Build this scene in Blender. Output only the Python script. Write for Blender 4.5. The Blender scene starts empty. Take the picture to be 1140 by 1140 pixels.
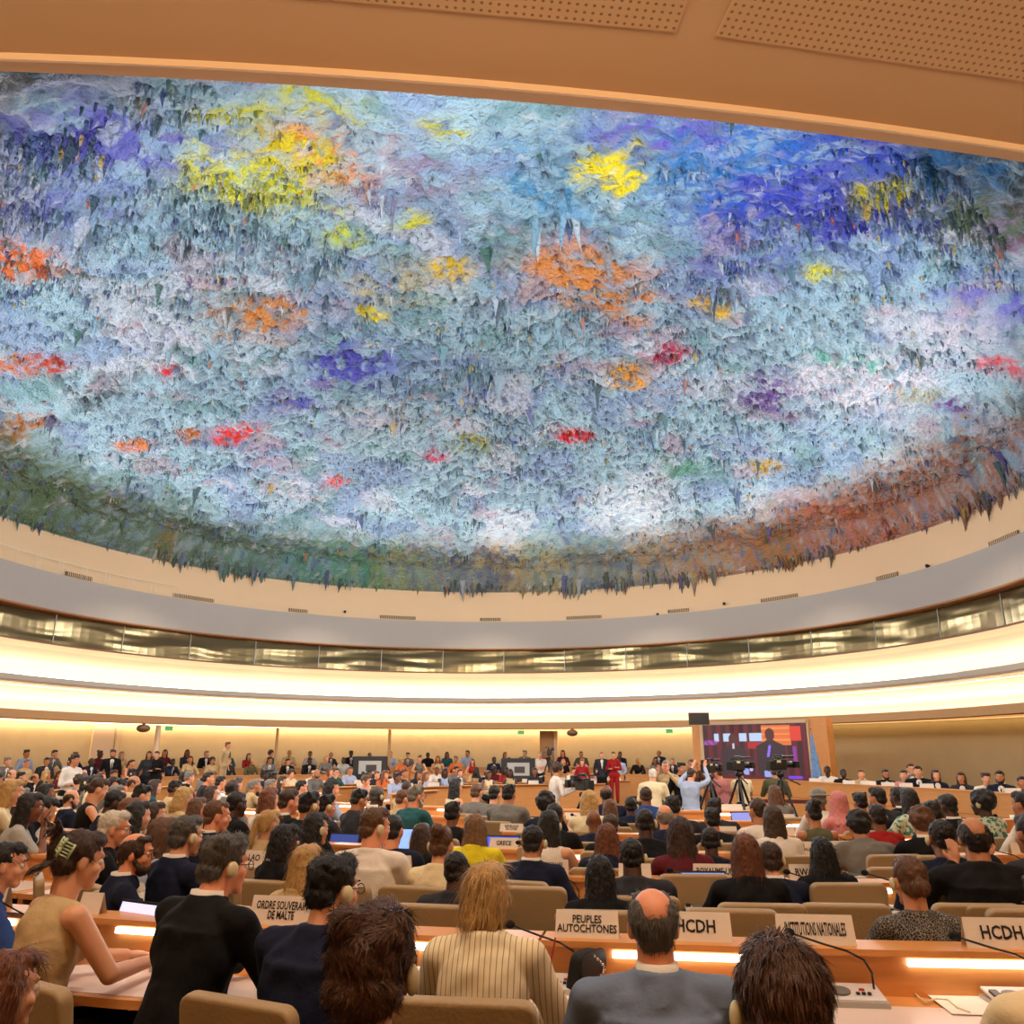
import bpy, bmesh, math, random
import numpy as np
from mathutils import Vector, Matrix, Euler
R = math.radians
random.seed(7); rng = np.random.default_rng(7)
# ------------------------------------------------------------------ camera, world, big lights, exposure
sc = bpy.context.scene; COL = sc.collection
FPX = 920.0; TILT = math.atan(272 / FPX); HC = 1.7
cam = bpy.data.objects.new('camera', bpy.data.cameras.new('camera')); COL.objects.link(cam)
cam.location = (0, 0, HC); cam.rotation_euler = (math.pi / 2 + TILT, 0, 0)
cam.data.sensor_width = 36; cam.data.lens = 36 * FPX / 1140; cam.data.clip_start = .05; cam.data.clip_end = 200
sc.camera = cam
w = bpy.data.worlds.new('world'); sc.world = w; w.use_nodes = True
w.node_tree.nodes['Background'].inputs[0].default_value = (1.0, .82, .62, 1)
w.node_tree.nodes['Background'].inputs[1].default_value = .38
sc.view_settings.view_transform = 'Standard'; sc.view_settings.look = 'None'
sc.view_settings.gamma = 1; sc.view_settings.use_curve_mapping = False
sc.view_settings.exposure = 0.0
RC = Vector((-.9, 20.0)); DR = 13.8; DZ = 8.2        # room centre, dome radius, dome edge height

def area(name, loc, target, size, power, col, size_y=None, spread=180):
    l = bpy.data.lights.new(name, 'AREA'); l.energy = power; l.color = col; l.size = size
    if size_y: l.shape = 'RECTANGLE'; l.size_y = size_y
    l.spread = R(spread)
    o = bpy.data.objects.new(name, l); COL.objects.link(o); o.location = loc
    d = Vector(target) - Vector(loc); o.rotation_euler = d.to_track_quat('-Z', 'Y').to_euler()
    return o
# floodlights on the ledge of the ring, washing the dome with cool white
for k in range(14):
    a = 2 * math.pi * k / 14 + .2
    x, y = RC.x + 12.7 * math.cos(a), RC.y + 12.7 * math.sin(a)
    area('dome_floodlight', (x, y, 6.7), (RC.x - 5.0 * math.cos(a), RC.y - 5.0 * math.sin(a), 11.5), 1.2, 225, (.94, .97, 1.0), spread=150)
# warm downlights of the hall set in the rim of the dome
for k in range(12):
    a = 2 * math.pi * k / 12
    x, y = RC.x + 11.5 * math.cos(a), RC.y + 11.5 * math.sin(a)
    area('hall_downlight', (x, y, 8.0), (x * .8 + RC.x * .2, y * .8 + RC.y * .2, 0), .6, 115, (1.0, .85, .66), spread=130)
for x in (-5, 0, 5):
    area('rear_downlight', (x, 1.8, 8.1), (x, 3.8, 0), .6, 75, (1.0, .86, .68), spread=110)

for x in (-9, 0, 9):                                  # unseen fill lamps, added to brighten the near ceiling
    area('added_ceiling_fill', (x, -4.6, 6.2), (x, .5, 8.2), 2.5, 280, (1.0, .80, .58), spread=95)

# ------------------------------------------------------------------ helpers
def ray(u, v):
    x = (u - 570) / FPX; y = (570 - v) / FPX
    return Vector((x, math.cos(TILT) - y * math.sin(TILT), math.sin(TILT) + y * math.cos(TILT)))
def hit(u, v, z):                                     # point of the photograph on a level at height z
    r = ray(u, v); return Vector((0, 0, HC)) + r * ((z - HC) / r.z)
def at_dist(u, v, d):                                 # ... at a horizontal distance d
    r = ray(u, v); return Vector((0, 0, HC)) + r * (d / math.hypot(r.x, r.y))
def at_y(u, v, Y):
    r = ray(u, v); return Vector((0, 0, HC)) + r * (Y / r.y)

MATS = {}
def mat(name, col, rough=.6, metal=0, bump=None, emit=None, strength=1, noise=None, spec=None, sheen=0, coat=0):
    if name in MATS: return MATS[name]
    m = bpy.data.materials.new(name); m.use_nodes = True; nt = m.node_tree; b = nt.nodes['Principled BSDF']
    c = (*col, 1) if len(col) == 3 else col
    b.inputs['Base Color'].default_value = c; b.inputs['Roughness'].default_value = rough; b.inputs['Metallic'].default_value = metal
    if spec is not None: b.inputs['Specular IOR Level'].default_value = spec
    if sheen: b.inputs['Sheen Weight'].default_value = sheen
    if coat: b.inputs['Coat Weight'].default_value = coat
    if emit: b.inputs['Emission Color'].default_value = (*emit, 1); b.inputs['Emission Strength'].default_value = strength
    tc = nt.nodes.new('ShaderNodeTexCoord')
    if noise:                                        # (scale, darker factor, stretch xyz)
        mp = nt.nodes.new('ShaderNodeMapping'); mp.inputs['Scale'].default_value = noise[2]
        n = nt.nodes.new('ShaderNodeTexNoise'); n.inputs['Scale'].default_value = noise[0]; n.inputs['Detail'].default_value = 5
        r = nt.nodes.new('ShaderNodeMix'); r.data_type = 'RGBA'
        r.inputs['A'].default_value = tuple(x * noise[1] for x in c[:3]) + (1,); r.inputs['B'].default_value = tuple(min(1, x * (2 - noise[1])) for x in c[:3]) + (1,)
        nt.links.new(tc.outputs['Object'], mp.inputs[0]); nt.links.new(mp.outputs[0], n.inputs['Vector'])
        nt.links.new(n.outputs[0], r.inputs['Factor']); nt.links.new(r.outputs['Result'], b.inputs['Base Color'])
    if bump:                                         # (scale, strength, stretch)
        mp = nt.nodes.new('ShaderNodeMapping'); mp.inputs['Scale'].default_value = bump[2] if len(bump) > 2 else (1, 1, 1)
        n = nt.nodes.new('ShaderNodeTexNoise'); n.inputs['Scale'].default_value = bump[0]; n.inputs['Detail'].default_value = 4
        bp = nt.nodes.new('ShaderNodeBump'); bp.inputs['Strength'].default_value = bump[1]; bp.inputs['Distance'].default_value = .02
        nt.links.new(tc.outputs['Object'], mp.inputs[0]); nt.links.new(mp.outputs[0], n.inputs['Vector'])
        nt.links.new(n.outputs[0], bp.inputs['Height']); nt.links.new(bp.outputs[0], b.inputs['Normal'])
    MATS[name] = m; return m
def S(r, g, b):                                       # sRGB 0-255 to linear
    f = lambda c: (c / 255 / 12.92) if c / 255 <= .04045 else ((c / 255 + .055) / 1.055) ** 2.4
    return (f(r), f(g), f(b))

M_WOOD = mat('oak_wood', S(214, 146, 80), .42, noise=(3, .82, (1, 1, 14)), bump=(40, .05, (1, 1, 8)))
M_WOODD = mat('oak_edge', S(176, 112, 56), .45, noise=(3, .85, (1, 1, 10)))
M_DESK = mat('desk_laminate', S(226, 206, 196), .32, noise=(5, .95, (1, 1, 1)))
M_LEATHER = mat('tan_leather', S(160, 132, 92), .55, bump=(60, .12), noise=(4, .9, (1, 1, 1)))
M_STEEL = mat('grey_steel', S(150, 148, 140), .35, .8)
M_CONS = mat('console_grey', S(176, 172, 168), .4, .2)
M_BLACK = mat('black_plastic', S(22, 21, 22), .45)
M_DARK = mat('dark_gap', S(40, 30, 22), .7)
M_LED = mat('led_strip', (1, 1, 1), emit=(1.0, .93, .84), strength=5)
M_PAPER = mat('paper', S(236, 226, 214), .8)
M_PLATE = mat('nameplate_card', S(226, 212, 196), .6)
M_INK = mat('ink', S(24, 20, 20), .7)
M_CREAM = mat('cream_plastic', S(214, 202, 160), .45)
M_PLASTER = mat('beige_paint', S(236, 200, 158), .8, noise=(.6, .97, (1, 1, 1)))
M_GREY = mat('grey_paint', S(178, 168, 156), .75)
M_WALL = mat('stone_plaster', S(226, 196, 146), .85, noise=(1.2, .92, (1, 1, 1)), bump=(2.2, .9))
M_SOFFIT = mat('soffit_paint', S(192, 150, 104), .8)
M_NEAR = mat('near_ceiling_paint', S(240, 194, 142), .8)
M_CARPET = mat('carpet', S(86, 66, 50), .95, noise=(30, .8, (1, 1, 1)))
M_COVE = mat('cove_paint', S(236, 206, 172), .8)
M_COVELIGHT = mat('cove_light', (1, 1, 1), emit=(1.0, .89, .74), strength=10.5)
M_WALLWASH = mat('wall_wash_light', (1, 1, 1), emit=(1.0, .84, .60), strength=9)
M_WALLWASH2 = mat('wall_wash_dim', (1, 1, 1), emit=(1.0, .76, .38), strength=1.6)

def tag(o, label=None, cat=None, group=None, kind=None):
    if label: o['label'] = label
    if cat: o['category'] = cat
    if group: o['group'] = group
    if kind: o['kind'] = kind
    return o
def mesh_from(name, verts, faces, m=None, smooth=False):
    me = bpy.data.meshes.new(name); me.from_pydata([tuple(v) for v in verts], [], faces)
    if m: me.materials.append(m)
    if smooth: me.shade_smooth()
    me.update(); return me
def link(name, me, parent=None, loc=None, rot=None):
    o = bpy.data.objects.new(name, me); COL.objects.link(o)
    if parent: o.parent = parent
    if loc is not None: o.location = loc
    if rot is not None: o.rotation_euler = rot
    return o
def empty(name, loc=(0, 0, 0), rz=0):
    o = bpy.data.objects.new(name, None); COL.objects.link(o); o.location = loc; o.rotation_euler = (0, 0, rz); o.empty_display_size = .1; return o
SPH = {}
def sphere_template(seg):
    if seg not in SPH:
        n = max(6, seg * 2 // 3); vs = [(0, 0, 1)]
        for i in range(1, n):
            z = math.cos(math.pi * i / n); r = math.sin(math.pi * i / n); vs += [(r * math.cos(2 * math.pi * j / seg), r * math.sin(2 * math.pi * j / seg), z) for j in range(seg)]
        vs.append((0, 0, -1)); fs = [(0, 1 + j, 1 + (j + 1) % seg) for j in range(seg)]
        for i in range(n - 2):
            for j in range(seg): fs.append((1 + i * seg + j, 1 + (i + 1) * seg + j, 1 + (i + 1) * seg + (j + 1) % seg, 1 + i * seg + (j + 1) % seg))
        L = len(vs) - 1; fs += [(L, L - seg + (j + 1) % seg, L - seg + j) for j in range(seg)]; SPH[seg] = (vs, fs)
    return SPH[seg]
class MB:                                             # a collector of simple solids
    def __init__(s): s.b = bmesh.new()
    def box(s, c, d, rot=None, bev=0):
        g = bmesh.ops.create_cube(s.b, size=1)['verts']
        M = Matrix.Translation(c) @ (Euler(rot).to_matrix().to_4x4() if rot else Matrix()) @ Matrix.Diagonal((*d, 1))
        bmesh.ops.transform(s.b, matrix=M, verts=g)
        if bev:
            es = list({e for v in g for e in v.link_edges}); bmesh.ops.bevel(s.b, geom=es, offset=bev, segments=3, affect='EDGES', profile=.6)
        return s
    def ball(s, c, r, rot=None, seg=12):
        if not hasattr(r, '__len__'): r = (r, r, r)
        M = Matrix.Translation(c) @ (Euler(rot).to_matrix().to_4x4() if rot else Matrix()) @ Matrix.Diagonal((*r, 1))
        vs, fs = sphere_template(seg); nv = s.b.verts.new; g = [nv(M @ Vector(v)) for v in vs]
        for f in fs: s.b.faces.new([g[i] for i in f])
        return s
    def cone(s, p0, p1, r0, r1=None, seg=10, flat=1.0):
        p0 = Vector(p0); p1 = Vector(p1); r1 = r0 if r1 is None else r1; d = p1 - p0
        g = bmesh.ops.create_cone(s.b, cap_ends=True, segments=seg, radius1=r0, radius2=r1, depth=d.length)['verts']
        M = Matrix.Translation((p0 + p1) / 2) @ d.to_track_quat('Z', 'Y').to_matrix().to_4x4() @ Matrix.Diagonal((1, flat, 1, 1))
        bmesh.ops.transform(s.b, matrix=M, verts=g); return s
    def cap(s, p0, p1, r0, r1=None, seg=12):
        r1 = r0 if r1 is None else r1
        return s.cone(p0, p1, r0, r1, seg).ball(p0, r0, seg=seg).ball(p1, r1, seg=seg)
    def tube(s, pts, r, seg=8):
        for a, b in zip(pts[:-1], pts[1:]): s.cone(a, b, r, r, seg)
        for p in pts[1:-1]: s.ball(p, r, seg=seg)
        return s
    def prism(s, poly, z0, z1):
        n = len(poly); vs = [s.b.verts.new((x, y, z0)) for x, y in poly] + [s.b.verts.new((x, y, z1)) for x, y in poly]
        s.b.faces.new(vs[:n][::-1]); s.b.faces.new(vs[n:])
        for i in range(n): s.b.faces.new((vs[i], vs[(i + 1) % n], vs[n + (i + 1) % n], vs[n + i]))
        return s
    def mesh(s, name, m=None, smooth=False):
        bmesh.ops.recalc_face_normals(s.b, faces=s.b.faces); me = bpy.data.meshes.new(name); s.b.to_mesh(me); s.b.free()
        if m: me.materials.append(m)
        if smooth: me.shade_smooth()
        return me
    def build(s, name, m, parent=None, smooth=False): return link(name, s.mesh(name, m, smooth), parent)
WORK = bpy.data.scenes.new('workbench')                # scratch scene: modifiers are evaluated there, it is removed at the end
def evaluated(o):
    WORK.collection.objects.link(o); vl = WORK.view_layers[0]; vl.update(); dg = vl.depsgraph
    out = bpy.data.meshes.new_from_object(o.evaluated_get(dg)); bpy.data.objects.remove(o); return out
def remesh(me, voxel, smooth=4, disp=0, dscale=.1):
    o = bpy.data.objects.new('tmp', me)
    r = o.modifiers.new('r', 'REMESH'); r.mode = 'VOXEL'; r.voxel_size = voxel; r.use_smooth_shade = True
    if smooth: q = o.modifiers.new('s', 'SMOOTH'); q.iterations = smooth; q.factor = .6
    out = evaluated(o)
    if disp:
        n = len(out.vertices); co = np.empty(n * 3); out.vertices.foreach_get('co', co); co = co.reshape(-1, 3)
        no = np.empty(n * 3); out.vertices.foreach_get('normal', no); no = no.reshape(-1, 3)
        q = co / dscale * 1.6; x_, y_, z_ = q.T; d = 0
        for k_, (u_, v_, w_, ph_) in enumerate(((1.0, .7, .4, 0), (-.6, 1.1, .8, 1.3), (.5, -.9, 1.2, 2.1), (2.1, 1.3, -1.7, .4), (-1.6, 2.3, 1.1, 4.0))):
            d = d + np.sin(x_ * u_ + y_ * v_ + z_ * w_ + ph_ + np.sin(y_ * 1.3 + z_ * .9 + k_)) * (.45 if k_ < 3 else .25)
        d = d * .8
        out.vertices.foreach_set('co', (co + no * (d * disp)[:, None]).ravel())
    out.shade_smooth(); return out
def copy_tree(o, parent=None):
    c = o.copy(); COL.objects.link(c); c.parent = parent
    for ch in o.children: copy_tree(ch, c)
    return c
# ------------------------------------------------------------------ the room
def ring_mesh(name, prof, a0, a1, n, m, cen=RC, smooth=True, closed=False):   # prof: list of (radius, z)
    vs, fs = [], []; k = len(prof)
    for i in range(n + 1):
        a = R(a0 + (a1 - a0) * i / n)
        for r, z in prof: vs.append((cen.x + r * math.cos(a), cen.y + r * math.sin(a), z))
    for i in range(n):
        for j in range(k if closed else k - 1):
            j2 = (j + 1) % k
            fs.append((i * k + j, (i + 1) * k + j, (i + 1) * k + j2, i * k + j2))
    if closed: fs += [tuple(range(k)), tuple(n * k + j for j in range(k))[::-1]]
    me = mesh_from(name, vs, fs, m); 
    return me
def ring(name, prof, m, a0=-38, a1=218, n=160, parent=None, closed=False, kind='structure'):
    o = link(name, ring_mesh(name, prof, a0, a1, n, m, closed=closed), parent)
    if kind and not parent: o['kind'] = kind
    return o
tag(MB().box((0, 17, -.05), (46, 46, .1)).build('floor', M_CARPET), kind='structure')
# raised platform that carries the public rows along the far wall
PLZ = .32
pl = ring('floor.001', [(12.6, 0), (12.6, PLZ), (14.05, PLZ), (14.05, PLZ + .22), (16.6, PLZ + .22)], M_CARPET, 60, 205, 90)
ring('wall_far', [(16.4, 0), (16.4, 2.86)], M_WALL, -38, 218, 120)
z1 = 2.72
ring('trim_1', [(16.4, 2.86), (13.9, 2.86 - .06), (13.75, z1), (13.62, z1 + .02), (13.6, 2.98)], M_SOFFIT)     # soffit and its rounded nose
c = link('wall_wash_lamp', ring_mesh('wall_wash_lamp', [(16.1, 2.80), (16.36, 2.80)], 50, 218, 120, M_WALLWASH)); tag(c, 'warm light line along the top of the far plaster wall', 'lamp')
c = link('wall_wash_lamp', ring_mesh('wall_wash_lamp', [(16.1, 2.80), (16.36, 2.80)], -38, 47, 60, M_WALLWASH2)); tag(c, 'dimmer yellow light line on the right wall behind the podium', 'lamp')
# lower cove, lip, upper cove
ring('trim_3', [(13.6, 2.98), (14.05, 3.2), (14.3, 3.45), (14.35, 3.70)], M_COVE)
ring('trim_4', [(13.62, 3.72), (13.55, 3.73), (13.5, 3.78), (13.52, 3.93), (13.75, 3.94), (13.75, 3.72)], M_GREY, closed=True)
ring('trim_5', [(14.35, 3.70), (14.3, 3.9), (14.15, 4.3), (13.85, 4.75), (13.62, 4.88)], M_COVE)
c = link('cove_lamp', ring_mesh('cove_lamp', [(13.86, 3.66), (13.98, 3.68)], -38, 218, 120, M_COVELIGHT)); tag(c, 'lower white light line under the grey lip of the ring gallery', 'lamp')
c = link('cove_lamp', ring_mesh('cove_lamp', [(13.95, 3.95), (13.83, 3.97)], -38, 218, 120, M_COVELIGHT)); tag(c, 'upper white light line above the grey lip of the ring gallery', 'lamp')
ring('trim_6', [(13.62, 4.88), (13.56, 4.88), (13.56, 4.93), (13.7, 4.93)], mat('sill_brown', S(120, 84, 60), .5))
# gallery glazing: panes between slim posts
MG = mat('gallery_glass', S(108, 94, 64), .16, .8)
nt = MG.node_tree; tcn = nt.nodes.new('ShaderNodeTexCoord'); mpn = nt.nodes.new('ShaderNodeMapping'); mpn.inputs['Scale'].default_value = (.35, .35, 2.2)
nz = nt.nodes.new('ShaderNodeTexNoise'); nz.inputs['Scale'].default_value = 1; nz.inputs['Detail'].default_value = 1
bp = nt.nodes.new('ShaderNodeBump'); bp.inputs['Strength'].default_value = .35; bp.inputs['Distance'].default_value = .12
nt.links.new(tcn.outputs['Object'], mpn.inputs[0]); nt.links.new(mpn.outputs[0], nz.inputs['Vector']); nt.links.new(nz.outputs[0], bp.inputs['Height'])
nt.links.new(bp.outputs[0], nt.nodes['Principled BSDF'].inputs['Normal'])
aa = -36; wi = 1
while aa < 214:
    a1 = min(214, aa + 10.3)
    o = link('window_%d' % wi, ring_mesh('window', [(13.66, 4.93), (13.66, 5.79)], aa + .05, a1 - .05, 8, MG)); o['kind'] = 'structure'
    ca, sa = math.cos(R(aa)), math.sin(R(aa))
    MB().box((RC.x + 13.65 * ca, RC.y + 13.65 * sa, 5.36), (.018, .02, .86), (0, 0, R(aa))).build('window_post', M_STEEL, o)
    aa = a1; wi += 1
ring('trim_7', [(13.7, 5.79), (13.22, 5.79), (13.22, 5.83), (13.26, 5.83)], mat('orange_edge', S(160, 104, 54), .6))
ring('trim_8', [(13.25, 5.83), (13.25, 6.90), (13.5, 6.90)], mat('fascia_grey', S(176, 168, 160), .75))
ring('trim_9', [(13.5, 6.90), (13.55, 7.2), (13.8, DZ)], M_PLASTER)
# vents, spot lamps on the beige band
def band_pt(u, v, r=13.47):
    # intersection of the view ray with the vertical cylinder
    d = ray(u, v); dx, dy = d.x, d.y; ox, oy = -RC.x, -RC.y
    A = dx * dx + dy * dy; B = ox * dx + oy * dy; Cc = ox * ox + oy * oy - r * r
    t = (-B + math.sqrt(max(0, B * B - A * Cc))) / A
    return Vector((0, 0, HC)) + d * t
VM = mat('vent_dark', S(112, 92, 66), .7)
for i, (u, v, w_) in enumerate([(88, 641, 30), (216, 664, 44), (332, 679, 20), (443, 687, 38), (546, 689, 22), (650, 687, 38), (755, 679, 23), (867, 665, 42), (987, 641, 27), (1118, 606, 45)]):
    p = band_pt(u, v); a = math.atan2(p.y - RC.y, p.x - RC.x); L = w_ / FPX * p.length * 1.02
    t = empty('air_vent', (p.x, p.y, 6.98), a + math.pi / 2)
    f = MB(); f.box((0, 0, .06), (L, .02, .12)); f.build('grille', VM, t)
    s_ = MB()
    for k in range(int(L / .07)): s_.box((-L / 2 + .04 + k * .07, .016, .06), (.02, .012, .12))
    s_.build('slats', M_PLASTER, t)
    t['label'] = ['short slotted air vent behind the white railing', 'long slotted air vent at the right end of the white railing', 'short slotted air vent second left of the lowest dome point', 'long slotted air vent under the dome, left of centre', 'short slotted air vent below the lowest point of the dome', 'long slotted air vent under the dome, right of centre', 'short slotted air vent beside a black ball camera, right of centre', 'long slotted air vent on the right rise of the beige band', 'short slotted air vent high on the right rise', 'long slotted air vent at the right edge of the ring'][i]
    t['category'] = 'vent'; t['group'] = 'air vents under the dome'
for i, (u, v) in enumerate([(384, 681), (732, 684), (806, 672), (1032, 630)]):
    p = band_pt(u, v, 13.42); o = MB().ball((0, 0, 0), .055).cone((0, 0, 0), (0, .08, 0), .03).build('ring_camera', M_BLACK); o.location = p
    o.rotation_euler = (0, 0, math.atan2(p.y - RC.y, p.x - RC.x) - math.pi / 2)
    tag(o, ['small black ball camera on the beige band, left of centre', 'small black ball camera on the beige band beside a short vent', 'small black ball camera on the beige band left of the long right vent', 'small black ball camera on the beige band at far right'][i], 'camera', 'black ball cameras on the ring')
# white railing on the left of the ring
p0 = band_pt(-40, 635, 13.3); p1 = band_pt(196, 663, 13.3)
a0 = math.atan2(p0.y - RC.y, p0.x - RC.x); a1 = math.atan2(p1.y - RC.y, p1.x - RC.x)
if a1 < 0: a1 += 2 * math.pi
if a0 < 0: a0 += 2 * math.pi
rl = empty('gallery_railing', (RC.x, RC.y, 6.9)); tag(rl, 'thin white railing on top of the grey ring at left', 'railing')
MW = mat('white_metal', S(236, 222, 200), .4)
b = MB()
for i in range(60):
    q0 = a0 + (a1 - a0) * i / 60; q1 = a0 + (a1 - a0) * (i + 1) / 60
    for z in (.42,): b.cone((13.32 * math.cos(q0), 13.32 * math.sin(q0), z), (13.32 * math.cos(q1), 13.32 * math.sin(q1), z), .009, seg=5)
b.build('rail', MW, rl)
nn = 9
for i in range(nn + 1):
    for dq in (-.006, .006):
        q = a0 + (a1 - a0) * i / nn + dq
        MB().cone((13.32 * math.cos(q), 13.32 * math.sin(q), 0), (13.32 * math.cos(q), 13.32 * math.sin(q), .42), .009, seg=5).build('post', MW, rl)

# near ceiling with the round opening, at the height of the dome edge
def rho(a):                                            # radius of the dome opening: the near side is a flatter curve
    ca, sa = math.cos(a), math.sin(a)
    if sa > -.45: return DR
    cx, cy, r = -7.85, 76.2, 69.65; ox, oy = RC.x - cx, RC.y - cy
    B = ox * ca + oy * sa; C_ = ox * ox + oy * oy - r * r
    t = -B - math.sqrt(B * B - C_) if B * B > C_ else DR
    ts = [-B - math.sqrt(max(0, B * B - C_)), -B + math.sqrt(max(0, B * B - C_))]
    t = min([q for q in ts if q > 5] or [DR]); t = min(max(t, DR - 1.2), DR + .8)
    k = min(1, max(0, (-sa - .45) / .35)); return DR * (1 - k) + t * k
def ceil_mesh():
    n = 240; vs, fs = [], []
    for i in range(n + 1):
        a = 2 * math.pi * i / n; ca, sa = math.cos(a), math.sin(a)
        # outer square border
        t = min((23 / abs(ca)) if abs(ca) > 1e-6 else 1e9, (26 / abs(sa)) if abs(sa) > 1e-6 else 1e9)
        vs += [(RC.x + rho(a) * ca, RC.y + rho(a) * sa, DZ), (RC.x + (rho(a) + .16) * ca, RC.y + (rho(a) + .16) * sa, DZ - .02), (RC.x + (rho(a) + .22) * ca, RC.y + (rho(a) + .22) * sa, DZ - .05), (RC.x + (rho(a) + .25) * ca, RC.y + (rho(a) + .25) * sa, DZ + .0), (RC.x + t * ca, RC.y + t * sa, DZ)]
    for i in range(n):
        for j in range(4): fs.append((i * 5 + j, (i + 1) * 5 + j, (i + 1) * 5 + j + 1, i * 5 + j + 1))
    return mesh_from('ceiling', vs, fs, M_NEAR)
c = link('ceiling', ceil_mesh()); c['kind'] = 'structure'
# perforated acoustic panels
MP = mat('perforated_panel', S(240, 194, 142), .8)
nt = MP.node_tree; tcn = nt.nodes.new('ShaderNodeTexCoord'); sep = nt.nodes.new('ShaderNodeSeparateXYZ'); nt.links.new(tcn.outputs['Object'], sep.inputs[0])
def mth(op, a, b_=None, nt=nt):
    n = nt.nodes.new('ShaderNodeMath'); n.operation = op
    for i, x in enumerate((a, b_)):
        if x is None: continue
        if isinstance(x, (int, float)): n.inputs[i].default_value = x
        else: nt.links.new(x, n.inputs[i])
    return n.outputs[0]
def cell(o): return mth('SUBTRACT', mth('FRACT', mth('MULTIPLY', o, 1 / .078)), .5)
fx = cell(sep.outputs[0]); fy = cell(sep.outputs[1])
d2 = mth('ADD', mth('MULTIPLY', fx, fx), mth('MULTIPLY', fy, fy)); inside = mth('LESS_THAN', d2, .04)
mx = nt.nodes.new('ShaderNodeMix'); mx.data_type = 'RGBA'; mx.inputs['A'].default_value = (*S(240, 194, 142), 1); mx.inputs['B'].default_value = (*S(172, 124, 76), 1)
nt.links.new(inside, mx.inputs['Factor']); nt.links.new(mx.outputs['Result'], nt.nodes['Principled BSDF'].inputs['Base Color'])
for k, (pa, pb, depth) in enumerate([((368, 0), (757, 36), 1.6), ((797, 40), (1150, 92), 2.8)]):
    A = hit(*pa, DZ - .012); B = hit(*pb, DZ - .012); d = (B - A); L = d.length; an = math.atan2(d.y, d.x)
    if k == 1: L += 2.5
    if k == 0: A = A - d.normalized() * 1.5; L += 1.5
    L = round(L / .078) * .078; dp = round(depth / .078) * .078
    o = MB().box((L / 2, -dp / 2, .004), (L, dp, .008)).build('ceiling_panel', MP); o.location = A; o.rotation_euler = (0, 0, an)
    o['kind'] = 'structure'
# walls of the part behind the camera
tag(MB().box((-23, 6.5, 4.1), (.2, 27, 8.2)).build('wall_left', M_WALL), kind='structure')
tag(MB().box((22, 6.5, 4.1), (.2, 27, 8.2)).build('wall_right', M_WALL), kind='structure')
tag(MB().box((-.5, -6, 4.1), (46, .2, 8.2)).build('wall_back', M_WALL), kind='structure')

# ------------------------------------------------------------------ the painted dome: generic colour patches and hanging drips
def vnoise(x, y, seed):
    xi = np.floor(x).astype(int); yi = np.floor(y).astype(int); fx = x - xi; fy = y - yi
    def h(a, b): 
        n = (a * 374761393 + b * 668265263 + seed * 982451653) & 0xffffffff; n = ((n ^ (n >> 13)) * 1274126177) & 0xffffffff
        return ((n ^ (n >> 16)) & 0xffff) / 65535.0
    u = fx * fx * (3 - 2 * fx); v = fy * fy * (3 - 2 * fy)
    return (h(xi, yi) * (1 - u) + h(xi + 1, yi) * u) * (1 - v) + (h(xi, yi + 1) * (1 - u) + h(xi + 1, yi + 1) * u) * v
def fbm(x, y, seed, o=4):
    s = 0; a = .5; t = 0
    for k in range(o): s = s + a * vnoise(x * 2 ** k, y * 2 ** k, seed + k); t += a; a *= .5
    return s / t
DOMEH = 3.4
def dome_z(r): return DZ + DOMEH * np.sqrt(np.maximum(0, 1 - (r / (DR + .15)) ** 2))
def dome_px(u, v):                                     # where a view ray meets the smooth dome
    d = ray(u, v); t = 4.0
    for _ in range(4000):
        p = Vector((0, 0, HC)) + d * t; r = math.hypot(p.x - RC.x, p.y - RC.y)
        if r < DR and p.z > float(dome_z(np.array(r))): return p.x, p.y
        t += .02
        if t > 60: break
    return p.x, p.y
BASE = np.array(S(162, 198, 216))
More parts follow.
